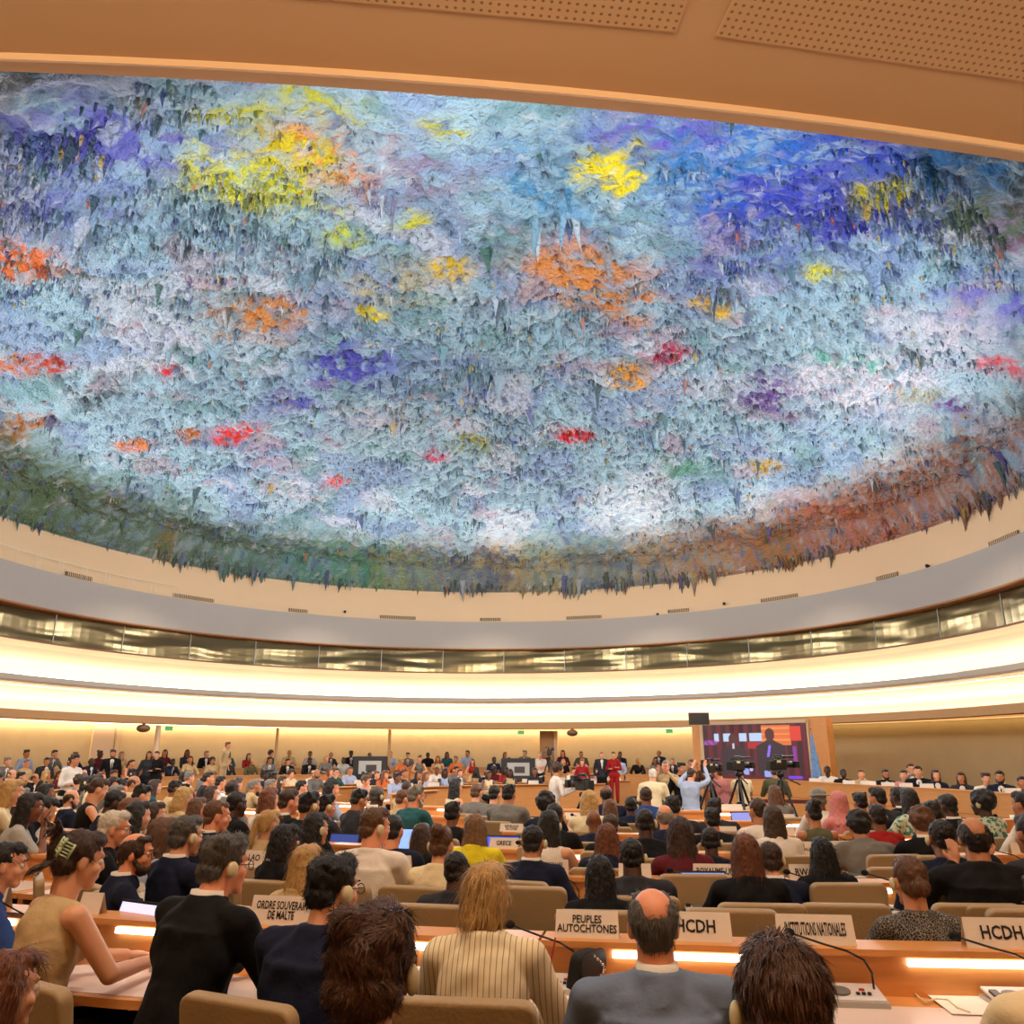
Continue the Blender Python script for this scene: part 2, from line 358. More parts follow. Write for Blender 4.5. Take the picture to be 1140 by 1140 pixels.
PATCH = [ # colour patches: (u, v, radius m, colour, strength)
 (130, 160, 1.5, (92, 92, 190), .75), (60, 230, 1.2, (120, 130, 200), .5), (390, 400, 1.1, (84, 84, 190), .85), (330, 440, .9, (90, 100, 190), .6), (870, 190, 1.8, (40, 60, 190), .95),
 (780, 165, 1.3, (30, 120, 200), .9), (700, 170, 1.2, (60, 150, 210), .7), (620, 190, 1.1, (70, 150, 200), .7), (950, 200, 1.3, (70, 80, 200), .8), (1080, 190, 1.2, (60, 140, 210), .6),
 (870, 430, 1.1, (96, 60, 150), .85), (950, 240, 1.2, (50, 60, 180), .7), (820, 290, 1.4, (96, 110, 190), .45), (740, 130, 1.0, (110, 100, 210), .7), (1120, 330, 1.1, (110, 110, 220), .5),
 (10, 285, .7, (226, 112, 50), .95), (290, 350, 1.0, (214, 140, 70), .85), (640, 300, 1.3, (232, 150, 74), .75), (690, 330, 1.0, (226, 140, 60), .7), (360, 165, .9, (238, 140, 60), .75), (150, 490, .4, (214, 116, 30), .95), (700, 412, .5, (246, 170, 40), 1.3),
 (20, 400, .6, (200, 110, 60), .9), (20, 470, .6, (200, 110, 40), .9), (60, 400, .5, (180, 60, 40), .9), (540, 610, .5, (232, 150, 40), 1.1), (210, 480, .4, (190, 110, 50), .9), (440, 310, 1.0, (200, 190, 150), .5),
 (265, 475, .55, (228, 40, 40), 1.3), (640, 478, .5, (216, 24, 50), 1.4), (375, 532, .35, (224, 60, 60), 1.0), (190, 408, .3, (220, 40, 60), 1.0), (740, 390, .5, (200, 60, 100), .9), (485, 500, .5, (220, 80, 120), .8), (1110, 400, .4, (226, 60, 80), .9),
 (530, 490, .6, (150, 150, 50), .9), (290, 195, .95, (216, 214, 30), 1.35), (320, 160, .5, (232, 210, 30), 1.1), (672, 180, .6, (246, 226, 10), 1.5), (255, 115, .5, (200, 200, 60), .9), (350, 105, .5, (200, 200, 60), .9), (490, 116, .3, (200, 200, 20), .9),
 (415, 345, .35, (230, 210, 30), 1.2), (795, 333, .4, (236, 190, 40), 1.2), (980, 212, .45, (226, 214, 50), 1.2), (850, 515, .4, (196, 160, 40), 1.1), (465, 235, .4, (210, 210, 60), .8), (380, 255, .4, (200, 210, 60), .8), (500, 295, .4, (226, 190, 60), .9), (910, 300, .3, (210, 210, 70), .9),
 (1120, 250, .6, (180, 60, 180), 1.1), (950, 395, .8, (60, 180, 160), .85), (760, 520, 1.0, (90, 150, 130), .7), (860, 600, 1.0, (70, 130, 100), .8), (110, 600, 1.6, (96, 130, 96), .9), (40, 560, 1.2, (100, 140, 110), .8), (250, 625, 1.2, (110, 130, 110), .8), (420, 640, 1.2, (80, 150, 120), .8),
 (560, 640, .8, (60, 70, 110), .8), (720, 640, 1.0, (190, 160, 90), .8), (640, 650, .9, (200, 190, 80), .8), (180, 600, .5, (190, 130, 30), .8), (480, 655, .5, (226, 170, 40), .8), (1000, 600, 1.0, (176, 150, 110), .95), (1100, 565, 1.1, (190, 120, 70), .95), (930, 630, .9, (176, 150, 110), .9), (1060, 575, .7, (214, 80, 60), .8),
 (960, 570, .8, (210, 70, 80), .7), (900, 560, .6, (200, 80, 90), .5), (700, 560, 1.8, (206, 218, 228), .9), (560, 590, 1.2, (200, 206, 216), .7), (960, 420, 1.6, (214, 214, 228), .9), (430, 460, 1.2, (200, 200, 210), .6), (330, 540, 1.1, (206, 206, 220), .6), (1050, 370, 1.2, (210, 210, 228), .6), (1000, 500, 1.6, (170, 206, 220), .6),
 (480, 180, 1.2, (150, 140, 170), .5), (220, 240, 1.4, (140, 170, 190), .5), (110, 430, .9, (60, 70, 80), .75), (1090, 240, .8, (120, 140, 120), .9), (1030, 435, .5, (170, 170, 150), .9), (1060, 445, .3, (96, 50, 150), 1.1), (610, 490, .4, (110, 140, 140), .9)]
PW = [(*dome_px(u, v), r * 1.12, np.array(S(*c)), s * 1.15) for u, v, r, c, s in PATCH]
def paint(x, y):
    col = np.tile(BASE, (len(x), 1))
    n1 = fbm(x * .5, y * .5, 3); n2 = fbm(x * .9, y * .9, 11)
    t = np.clip((n1 - .5) * 3, -1, 1)[:, None]
    col = np.where(t > 0, col * (1 - t * .4) + np.array(S(176, 212, 226)) * t * .4, col * (1 + t * .4) - np.array(S(104, 132, 168)) * t * .4)
    for sd, fr, th, cc, mxw in ((123, .75, .55, (118, 134, 200), .42), (131, .6, .60, (212, 216, 230), .6), (143, .9, .62, (96, 150, 150), .55), (151, .8, .66, (190, 150, 170), .5)):
        w_ = (np.clip((fbm(x * fr, y * fr, sd, 5) - th) * 12, 0, 1) * mxw)[:, None]; col = col * (1 - w_) + np.array(S(*cc)) * w_
    wx = (fbm(x * 1.6, y * 1.6, 21) - .5) * 1.6; wy = (fbm(x * 1.6, y * 1.6, 31) - .5) * 1.6; g = fbm(x * 3.2, y * 3.2, 41); g2 = fbm(x * 9, y * 9, 51, 2)
    for px, py, r, c, s in PW:
        d = np.hypot(x + wx * min(1, r) - px, y + wy * min(1, r) - py) / (r * .8)
        wgt = np.clip(s * np.exp(-d ** 2 * 1.1) * ((.35 + 1.5 * (g2 > .42)) if s > 1 else (.45 + 1.4 * (g > .46) * (.4 + g2))), 0, 1)[:, None]
        col = col * (1 - wgt) + c * wgt
    ra = np.hypot(x - RC.x, y - RC.y); az = np.degrees(np.arctan2(y - RC.y, x - RC.x)) % 360; az = np.where(az > 300, az - 360, az); az = az + (g - .5) * 30
    stops = [(-20, (150, 130, 120)), (20, (196, 120, 80)), (45, (190, 130, 84)), (58, (186, 158, 112)), (72, (120, 140, 130)), (84, (196, 176, 110)), (96, (110, 120, 140)), (106, (150, 160, 96)), (118, (90, 150, 130)), (135, (104, 130, 110)), (160, (92, 118, 80)), (185, (110, 130, 90)), (205, (120, 150, 160))]
    sa = [q[0] for q in stops]; sc_ = np.array([S(*q[1]) for q in stops]); rc_ = np.stack([np.interp(az, sa, sc_[:, i]) for i in range(3)], 1)
    wr = np.clip((ra - DR + 2.6) / 2.0, 0, 1) * np.clip((az + 8) / 10, 0, 1) * np.clip((208 - az) / 10, 0, 1) * (.55 + .8 * (g2 > .45)); wr = np.clip(wr, 0, .9)[:, None]; col = col * (1 - wr) + rc_ * wr
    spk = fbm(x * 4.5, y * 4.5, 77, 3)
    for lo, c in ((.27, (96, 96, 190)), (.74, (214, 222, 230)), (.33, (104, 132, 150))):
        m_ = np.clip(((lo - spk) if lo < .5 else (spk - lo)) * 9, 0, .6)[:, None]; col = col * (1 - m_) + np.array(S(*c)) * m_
    return np.clip(col, 0, 1)
MD = bpy.data.materials.new('dome_paint'); MD.use_nodes = True; nt = MD.node_tree; bs = nt.nodes['Principled BSDF']; bs.inputs['Roughness'].default_value = .7
at = nt.nodes.new('ShaderNodeAttribute'); at.attribute_name = 'paint'; nt.links.new(at.outputs['Color'], bs.inputs['Base Color'])
tcn = nt.nodes.new('ShaderNodeTexCoord'); nz = nt.nodes.new('ShaderNodeTexNoise'); nz.inputs['Scale'].default_value = 13; nz.inputs['Detail'].default_value = 5
bp = nt.nodes.new('ShaderNodeBump'); bp.inputs['Strength'].default_value = 1.0; bp.inputs['Distance'].default_value = .16
nt.links.new(tcn.outputs['Object'], nz.inputs['Vector']); nt.links.new(nz.outputs[0], bp.inputs['Height']); nt.links.new(bp.outputs[0], bs.inputs['Normal'])
def np_mesh(name, co, quads, cols, m):
    me = bpy.data.meshes.new(name); me.vertices.add(len(co)); me.vertices.foreach_set('co', co.astype(np.float32).ravel())
    k = quads.shape[1]; me.loops.add(quads.size); me.loops.foreach_set('vertex_index', quads.astype(np.int32).ravel())
    me.polygons.add(len(quads)); me.polygons.foreach_set('loop_start', np.arange(0, quads.size, k, dtype=np.int32)); me.polygons.foreach_set('loop_total', np.full(len(quads), k, dtype=np.int32))
    me.update(calc_edges=True)
    ca = me.color_attributes.new('paint', 'FLOAT_COLOR', 'POINT'); ca.data.foreach_set('color', np.c_[cols, np.ones(len(cols))].astype(np.float32).ravel())
    me.materials.append(m); me.validate(); return me
NR, NT = 220, 640
rr = DR * np.linspace(0.002, 1, NR) ** .72; tt = np.linspace(0, 2 * np.pi, NT, endpoint=False)
RRr, TTt = np.meshgrid(rr, tt, indexing='ij'); SCL = np.array([rho(a_) / DR for a_ in tt])[None, :]; X = RC.x + RRr * SCL * np.cos(TTt); Y = RC.y + RRr * SCL * np.sin(TTt)
xf, yf = X.ravel(), Y.ravel()
Z = dome_z(RRr).ravel() + (fbm(xf * .8, yf * .8, 5) - .5) * .5 - (np.maximum(0, fbm(xf * 3, yf * 3, 6) - .5) * .4 + fbm(xf * 8, yf * 8, 7, 2) * .26) * np.clip(RRr.ravel() / 1.6, .1, 1)
edge = np.clip((DR - RRr.ravel()) / .5, 0, 1); Z = DZ + .02 + (Z - DZ - .02) * edge
i, j = np.meshgrid(np.arange(NR - 1), np.arange(NT), indexing='ij'); j2 = (j + 1) % NT
q = np.stack([i * NT + j, i * NT + j2, (i + 1) * NT + j2, (i + 1) * NT + j], -1).reshape(-1, 4)
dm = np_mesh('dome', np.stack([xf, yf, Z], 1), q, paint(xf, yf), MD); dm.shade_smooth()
dome = link('ceiling', dm); dome['kind'] = 'structure'
# hanging drips
def drips(N, rim=False):
    if rim:
        a = rng.uniform(-.5, np.pi + .5, N); r = DR - np.abs(rng.normal(0, .12, N)) - .02; x = RC.x + r * np.cos(a); y = RC.y + r * np.sin(a)
        L = .06 + rng.exponential(.09, N) * (fbm(x * .6, y * .6, 91) * 2.0) ** 2; L = np.minimum(L, .8); w = .02 + L * .16
    else:
        r = DR * np.sqrt(rng.uniform(0, .985, N)); a = rng.uniform(0, 2 * np.pi, N); x = RC.x + r * np.cos(a); y = RC.y + r * np.sin(a)
        dens = fbm(x * .7, y * .7, 95); clump = fbm(x * 2.2, y * 2.2, 96)
        L = .035 + rng.exponential(.035, N) * (.3 + 1.4 * dens) + (clump > .7) * (rng.uniform(0, 1, N) < .5) * rng.exponential(.17, N); L = np.minimum(L, .8)
        keep = (rng.uniform(0, 1, N) < np.clip((dens - .25) * 2.6, .12, 1)) & ((r < DR - 1.6) | (np.sin(a) > -.3)); x, y, r, L = x[keep], y[keep], r[keep], L[keep]
        w = .014 + L * rng.uniform(.08, .2, len(L))
    n = len(x); z0 = dome_z(r) + (fbm(x * .8, y * .8, 5) - .5) * .5; z0 = np.where(DR - r < .5, DZ + .1 + (z0 - DZ) * (DR - r) / .5, z0)
    K = 5; levels = [(0, 1.5, .12), (.25, .75, 0), (.6, .35, 0), (1, .04, 0)]
    tilt = rng.normal(0, .10, (n, 2)); ph = rng.uniform(0, 6.28, n)
    co = np.zeros((n, len(levels) * K, 3)); 
    for li, (f, s, up) in enumerate(levels):
        for k in range(K):
            an = ph + 2 * np.pi * k / K; jit = rng.uniform(.7, 1.3, n)
            co[:, li * K + k, 0] = x + np.cos(an) * w * s * jit + tilt[:, 0] * L * f
            co[:, li * K + k, 1] = y + np.sin(an) * w * s * jit + tilt[:, 1] * L * f
            co[:, li * K + k, 2] = z0 + up - L * f - .13 * (not rim)
    base = (np.arange(n) * len(levels) * K)[:, None]; qs = []
    for li in range(len(levels) - 1):
        for k in range(K): qs.append(np.stack([base[:, 0] + li * K + k, base[:, 0] + li * K + (k + 1) % K, base[:, 0] + (li + 1) * K + (k + 1) % K, base[:, 0] + (li + 1) * K + k], 1))
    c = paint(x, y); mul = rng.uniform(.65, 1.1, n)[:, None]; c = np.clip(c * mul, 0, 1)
    pk = rng.uniform(0, 1, n)
    for lo, hi, cc, kk in ((0, .13, (52, 80, 84), .75), (.13, .19, (70, 70, 150), .7), (.19, .21, (226, 190, 60), .7), (.21, .225, (220, 120, 50), .7), (.225, .25, (60, 110, 84), .7), (.25, .32, (222, 228, 234), .6)):
        m_ = (pk >= lo) & (pk < hi); c[m_] = c[m_] * (1 - kk) + np.array(S(*cc)) * kk
    if rim: c = c * .8 + np.array(S(90, 90, 60)) * .2
    return co.reshape(-1, 3), np.concatenate(qs), np.repeat(c, len(levels) * K, 0)
c1, q1, k1 = drips(56000); c2, q2, k2 = drips(3600, True)
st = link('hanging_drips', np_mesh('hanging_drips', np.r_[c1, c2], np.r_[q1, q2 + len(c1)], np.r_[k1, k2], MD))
tag(st, 'countless small painted drips hanging from the colourful dome ceiling', 'ceiling decoration', kind='stuff')
# ------------------------------------------------------------------ desks, chairs, consoles, nameplates
CN = Vector((3.6, 24.0)); CF = Vector((3.6, 18.0))
def arc_poly(cen, a0, a1, r0, r1, n):
    A = [a0 + (a1 - a0) * i / n for i in range(n + 1)]
    return [(cen.x + r0 * math.cos(R(a)), cen.y + r0 * math.sin(R(a))) for a in A] + [(cen.x + r1 * math.cos(R(a)), cen.y + r1 * math.sin(R(a))) for a in A[::-1]]
def desk(cen, Rk, a0, a1, label, group, z=0, detail=True):
    n = max(2, int(abs(a1 - a0) / 2.0))
    mid = R((a0 + a1) / 2); org = Vector((cen.x + Rk * math.cos(mid), cen.y + Rk * math.sin(mid), z))
    t = empty('conference_desk', org); tag(t, label, 'desk', group)
    def part(name, r0, r1, z0, z1, m, e0=0, e1=0, par=t):
        p = [(x - org.x, y - org.y) for x, y in arc_poly(cen, a0 + e0, a1 - e1, Rk + r0, Rk + r1, n)]
        return MB().prism(p, z0, z1).build(name, m, par)
    part('desktop', -.02, .60, .71, .745, M_WOOD)
    part('writing_surface', .16, .56, .745, .749, M_DESK, .25, .25)
    part('front_panel', -.05, -.02, .03, .90, M_WOOD)
    part('upstand', -.02, .0, .745, .90, M_WOOD)
    part('ledge', -.17, .03, .90, .925, M_WOOD)
    part('end_panel', -.05, .60, .02, .71, M_WOODD, 0, (a1 - a0) - .15)
    if detail:
        L = R(a1 - a0) * Rk; k = max(1, int(L / 1.15))
        for i in range(k):
            c0 = a0 + (a1 - a0) * (i + .5) / k; h = math.degrees(.30 / Rk)
            p = [(x - org.x, y - org.y) for x, y in arc_poly(cen, c0 - h, c0 + h, Rk + .0, Rk + .02, 2)]
            MB().prism(p, .862, .888).build('light_strip', M_LED, t)
    return t
def desk_row(cen, Rk, spans, rowlab, group, z=0, step=2.4, detail=True):
    for (s0, s1, seclab) in spans:
        n = max(1, round(R(s1 - s0) * Rk / step))
        for i in range(n):
            g = .04
            desk(cen, Rk, s0 + (s1 - s0) * i / n + g * (i > 0), s0 + (s1 - s0) * (i + 1) / n, '%s, %s' % (rowlab, seclab if n == 1 else seclab + ', ' + (['leftmost', 'second', 'third', 'fourth', 'fifth', 'sixth', 'seventh', 'eighth', 'ninth', 'tenth'][min(i, 9)] + '')), group, z, detail)
ROWR = [20.25, 18.28, 16.68, 15.0, 13.05, 11.0]
ON = ['front-most', 'second', 'third', 'fourth', 'fifth', 'sixth']
SP = {0: [(246.2, 274, '')], 1: [(240.5, 276, '')], 2: [(226, 241.8, 'L'), (244.2, 252.6, 'M'), (255.5, 279, 'R')], 3: [(175, 200, 'U'), (204, 240, 'L'), (243, 252, 'M'), (255.7, 283, 'R')],
      4: [(178, 197, 'U'), (201, 239, 'L'), (242, 251.4, 'M'), (254.7, 284, 'R')], 5: [(200, 238, 'L'), (241, 250.5, 'M'), (254.2, 273, 'R')]}
SEC = {'': 'pale wooden desk', 'U': 'wooden desk by the far-left wall', 'L': 'wooden desk left of the left aisle', 'M': 'wooden desk between the two aisles', 'R': 'wooden desk right of the middle aisle'}
for k, rk in enumerate(ROWR):
    for s0, s1, sl in SP[k]:
        desk_row(CN, rk, [(s0, s1, 'counted from the left')], SEC[sl] + ' in the ' + ON[k] + ' row', 'curved rows of wooden desks')
# rows beyond, facing the camera
FAR = [(6.3, 150, 172), (8.0, 96, 122), (8.0, 126, 150), (9.7, 92, 122), (9.7, 126, 150), (11.4, 88, 122), (11.4, 126, 150)]
for i, (r, s0, s1) in enumerate(FAR):
    desk_row(CF, r, [(s0, s1, 'counted rightwards')], 'far wooden desk facing us, %s' % ['nearest to the aisle', 'behind the press cameras', 'left of the press, first', 'second behind the press', 'left of the press, second', 'third behind the press', 'left of the press, third'][i], 'far rows of wooden desks', 0, 2.6)
LFT = [(9.3, 200, 218)]
for i, (r, s0, s1) in enumerate(LFT):
    desk_row(CN, r, [(s0, s1, 'from the far end')], ['innermost wooden desk of the left block', 'outermost wooden desk of the left block'][i], 'left rows of wooden desks', 0, 2.6)
# public benches along the far wall, on the platform
for i, (r, s0, s1) in enumerate([(12.9, 55, 200), (14.3, 60, 205)]):
    n = 12
    for q in range(n):
        a0 = s0 + (s1 - s0) * q / n; a1 = s0 + (s1 - s0) * (q + 1) / n - .3
        mid = R((a0 + a1) / 2); org = Vector((RC.x + r * math.cos(mid), RC.y + r * math.sin(mid), PLZ + .22 * i))
        t = empty('bench_desk', org); tag(t, 'plain wooden public desk %s row along far wall, %s from right' % (['in the lower', 'in the upper'][i], ['first', 'second', 'third', 'fourth', 'fifth', 'sixth', 'seventh', 'eighth', 'ninth', 'tenth', 'eleventh', 'twelfth'][q]), 'desk', 'public desks by the far wall')
        for nm, r0, r1, za, zb, m in (('front_panel', -.04, 0, .0, .72, M_WOOD), ('desktop', -.06, .34, .72, .75, M_WOOD)):
            MB().prism([(x - org.x, y - org.y) for x, y in arc_poly(RC, a0, a1, r + r0, r + r1, 4)], za, zb).build(nm, m, t)

# chair: padded shell on a steel sled frame, faces +Y
def rounded_slab(w, h, t, r=.06, m=None, name='slab', bend=0.0):
    b = bmesh.new(); pts = []
    for cx, cz, s in ((w / 2 - r, h - r, 0), (-w / 2 + r, h - r, 90), (-w / 2 + r, r, 180), (w / 2 - r, r, 270)):
        for k in range(5): a = R(s + 90 * k / 4); pts.append((cx + r * math.cos(a), cz + r * math.sin(a)))
    v0 = [b.verts.new((x, bend * (x * 2 / w) ** 2, z)) for x, z in pts]; v1 = [b.verts.new((x, t + bend * (x * 2 / w) ** 2, z)) for x, z in pts]
    b.faces.new(v0); f1 = b.faces.new(v1[::-1]); n = len(pts)
    for i in range(n): b.faces.new((v0[i], v1[i], v1[(i + 1) % n], v0[(i + 1) % n]))
    bmesh.ops.recalc_face_normals(b, faces=b.faces)
    es = [e for e in b.edges if len(e.link_faces) == 2 and abs(e.link_faces[0].normal.dot(e.link_faces[1].normal)) < .5]
    bmesh.ops.bevel(b, geom=es, offset=min(.016, t * .4), segments=3, affect='EDGES', profile=.6)
    me = bpy.data.meshes.new(name); b.to_mesh(me); b.free(); me.materials.append(m); me.shade_smooth(); return me
ch0 = empty('conference_chair'); 
me = rounded_slab(.46, .47, .055, .045, M_LEATHER, 'backrest'); o = link('backrest', me, ch0, (0, -.26, .50), (R(8), 0, 0))
me = rounded_slab(.48, .46, .07, .06, M_LEATHER, 'seat'); o = link('seat', me, ch0, (0, -.22, .48), (R(-90), 0, 0))
for s in (-1, 1):
    MB().tube([(s * .27, -.24, .66), (s * .27, .18, .66), (s * .27, .22, .62), (s * .27, .22, .03), (s * .27, -.24, .02)], .012).build('side_frame', M_STEEL, ch0, True)
    MB().box((s * .27, -.02, .675), (.045, .36, .022), bev=.008).build('armrest', M_LEATHER, ch0)
ch0_used = [False]
def chair(x, y, ang, label, group='tan leather chairs'):
    o = ch0 if not ch0_used[0] else copy_tree(ch0); ch0_used[0] = True
    o.location = (x, y, 0) if not hasattr(ang, '__len__') else (x, y, ang[1]); o.rotation_euler = (0, 0, -R(ang if not hasattr(ang, '__len__') else ang[0]))
    tag(o, label, 'chair', group); return o

# microphone console: base, keys, speaker, gooseneck with foam head; user side is -Y
mc0 = empty('microphone_console')
b = MB(); b.prism([(-.13, 0), (.13, 0), (.13, .18), (-.13, .18)], 0, .02); b.build('base', M_CONS, mc0)
MB().box((0, .095, .032), (.25, .165, .012), (R(8), 0, 0), .004).build('top_plate', mat('console_white', S(214, 208, 206), .4), mc0)
MB().cone((-.04, .085, .036), (-.04, .084, .044), .042, seg=20, ).build('speaker_grille', mat('grille_grey', S(110, 108, 104), .6), mc0)
MB().box((-.104, .085, .043), (.03, .06, .01), (R(8), 0, 0)).build('headphone_socket', M_BLACK, mc0)
b = MB()
for k in range(3): b.box((.025 + k * .022, .06, .039), (.014, .014, .006), (R(8), 0, 0))
b.build('keys', M_BLACK, mc0); MB().box((.05, .1, .043), (.02, .012, .006), (R(8), 0, 0)).build('speak_button', mat('red_button', S(170, 50, 40), .4), mc0)
gp = [Vector((.105, .12, .04)), Vector((.105, .125, .10)), Vector((.08, .13, .145)), Vector((.02, .14, .175)), Vector((-.08, .15, .20)), Vector((-.19, .16, .232))]
gn = MB().tube(gp, .0045, 6).build('gooseneck', M_BLACK, mc0, True)
MB().ball((-.205, .162, .236), (.024, .018, .018), seg=10).build('microphone_head', mat('foam_black', S(12, 11, 11), .95), gn, True)
mc_used = [False]
def console(x, y, ang, label, z=.749):
    o = mc0 if not mc_used[0] else copy_tree(mc0); mc_used[0] = True
    o.location = (x, y, z); o.rotation_euler = (0, 0, -R(ang)); tag(o, label, 'microphone', 'desk microphone consoles'); return o
def polar(cen, r, a): return cen.x + r * math.cos(R(a)), cen.y + r * math.sin(R(a))
def heading(cen, x, y): return math.degrees(math.atan2(cen.x - x, cen.y - y))         # facing the centre, clockwise from +Y

# nameplates: a leaning card in a tent with its text
def text_mesh(s, size, sx=.8, gap=1.0):
    cu = bpy.data.curves.new('t', 'FONT'); cu.body = s; cu.size = size; cu.align_x = 'CENTER'; cu.align_y = 'CENTER'; cu.space_line = gap; cu.resolution_u = 2; cu.offset = size * .022
    me = evaluated(bpy.data.objects.new('t', cu))
    me.transform(Matrix.Diagonal((sx, 1, 1, 1))); me.materials.clear(); me.materials.append(M_INK); return me
def plate(x, y, z, ang, lines, label, w=.31, h=.115, size=None, group='white nameplates', ttl='nameplate'):
    t = empty(ttl, (x, y, z), -R(ang)); tag(t, label, 'nameplate', group)
    b = bmesh.new(); th = .003
    vs = [(-w / 2, -.03, 0), (w / 2, -.03, 0), (w / 2 - .004, 0, h), (-w / 2 + .004, 0, h), (-w / 2, .03, 0), (w / 2, .03, 0)]
    me = mesh_from('card', vs + [(a, b_ + .003 if b_ < 0 else b_ - .003, c - (.004 if c > 0 else 0)) for a, b_, c in vs], [(0, 1, 2, 3), (3, 2, 5, 4), (7, 6, 9, 8), (8, 9, 10, 11)][:2] + [(9, 8, 7, 6), (10, 11, 8, 9)], M_PLATE); link('card', me, t)
    if lines:
        n = lines.count('\n') + 1; longest = max(len(q) for q in lines.split('\n'))
        sz = size or h * (.62 if n == 1 else .40); sx = min(.85, w * .90 / (longest * .65 * sz))
        me = text_mesh(lines, sz, sx, .85); k = link('lettering', me, t, (0, -.0175, h * .5), (R(90) - math.atan(.03 / h), 0, 0))
    return t
# ------------------------------------------------------------------ people
SKIN = {'fair': S(222, 160, 124), 'pink': S(226, 150, 112), 'tan': S(186, 124, 84), 'brown': S(128, 78, 50), 'dark': S(74, 44, 30)}
def m_skin(k): return mat('skin_' + k, SKIN[k], .5, bump=(90, .04))
HAIRC = {'black': S(22, 17, 16), 'dark brown': S(62, 40, 27), 'chestnut': S(84, 54, 36), 'brown': S(98, 64, 40), 'auburn': S(112, 62, 34), 'light brown': S(128, 92, 56), 'blonde': S(188, 148, 88), 'grey': S(126, 118, 108), 'dark grey': S(82, 76, 70), 'white': S(214, 204, 186), 'red': S(140, 56, 26)}
def m_hair(k):
    if k in HAIRC: return mat('hair_' + k.replace(' ', '_'), HAIRC[k], .5, noise=(28, .55, (1, 1, .12)), bump=(150, .5, (1, 1, .1)))
    return m_cloth(k)
CLC = {'navy': S(24, 30, 52), 'black': S(20, 19, 22), 'charcoal': S(48, 48, 54), 'grey': S(116, 112, 106), 'slate blue': S(108, 122, 146), 'white': S(226, 216, 204), 'cream': S(226, 208, 168), 'pale blue': S(168, 182, 208), 'blue': S(44, 70, 130), 'yellow': S(222, 206, 40), 'red': S(160, 34, 32),
       'pink': S(206, 132, 130), 'beige': S(196, 168, 124), 'green': S(44, 110, 84), 'brown': S(96, 66, 46), 'maroon': S(92, 30, 40), 'teal': S(40, 90, 96), 'purple': S(96, 60, 120), 'olive': S(90, 88, 60), 'orange': S(206, 110, 60), 'light grey': S(176, 172, 166)}
def m_cloth(k):
    if k in MATS: return MATS[k]
    c = CLC[k]; return mat('cloth_' + k.replace(' ', '_'), c, .85, noise=(7, .86, (1, 1, 1)), bump=(14, .45), spec=.2)
def m_pattern(name, base, fg, scale, thr=.5, kind='VORONOI'):
    if name in MATS: return MATS[name]
    m = mat(name, base, .85); nt = m.node_tree; b = nt.nodes['Principled BSDF']; tc = nt.nodes.new('ShaderNodeTexCoord')
    if kind == 'STRIPE':
        sp = nt.nodes.new('ShaderNodeSeparateXYZ'); nt.links.new(tc.outputs['Object'], sp.inputs[0])
        f = mth('FRACT', mth('MULTIPLY', sp.outputs[0], scale, nt), None, nt); f = mth('LESS_THAN', f, thr, nt)
    else:
        v = nt.nodes.new('ShaderNodeTexVoronoi' if kind == 'VORONOI' else 'ShaderNodeTexNoise'); v.inputs['Scale'].default_value = scale
        if kind == 'VORONOI': v.feature = 'DISTANCE_TO_EDGE'
        nt.links.new(tc.outputs['Object'], v.inputs['Vector']); f = mth('LESS_THAN', v.outputs[0], thr, nt)
    mx = nt.nodes.new('ShaderNodeMix'); mx.data_type = 'RGBA'; mx.inputs['A'].default_value = (*base, 1); mx.inputs['B'].default_value = (*fg, 1)
    nt.links.new(f, mx.inputs['Factor']); nt.links.new(mx.outputs['Result'], b.inputs['Base Color']); return m
m_pattern('pinstripe cream', S(228, 212, 176), S(160, 136, 102), 50, .17, 'STRIPE')
m_pattern('black and white speckled', S(34, 32, 34), S(150, 142, 130), 80, .055)
m_pattern('grey printed', S(206, 192, 172), S(96, 84, 74), 38, .5, 'NOISE')
m_pattern('green printed', S(200, 206, 180), S(64, 130, 120), 24, .5, 'NOISE')
m_pattern('pink printed', S(206, 150, 150), S(120, 60, 70), 24, .45, 'NOISE')
M_EYE = mat('eye_white', S(220, 210, 200), .3); M_IRIS = mat('iris', S(40, 26, 18), .3); M_LIP = mat('lips', S(176, 92, 80), .5)

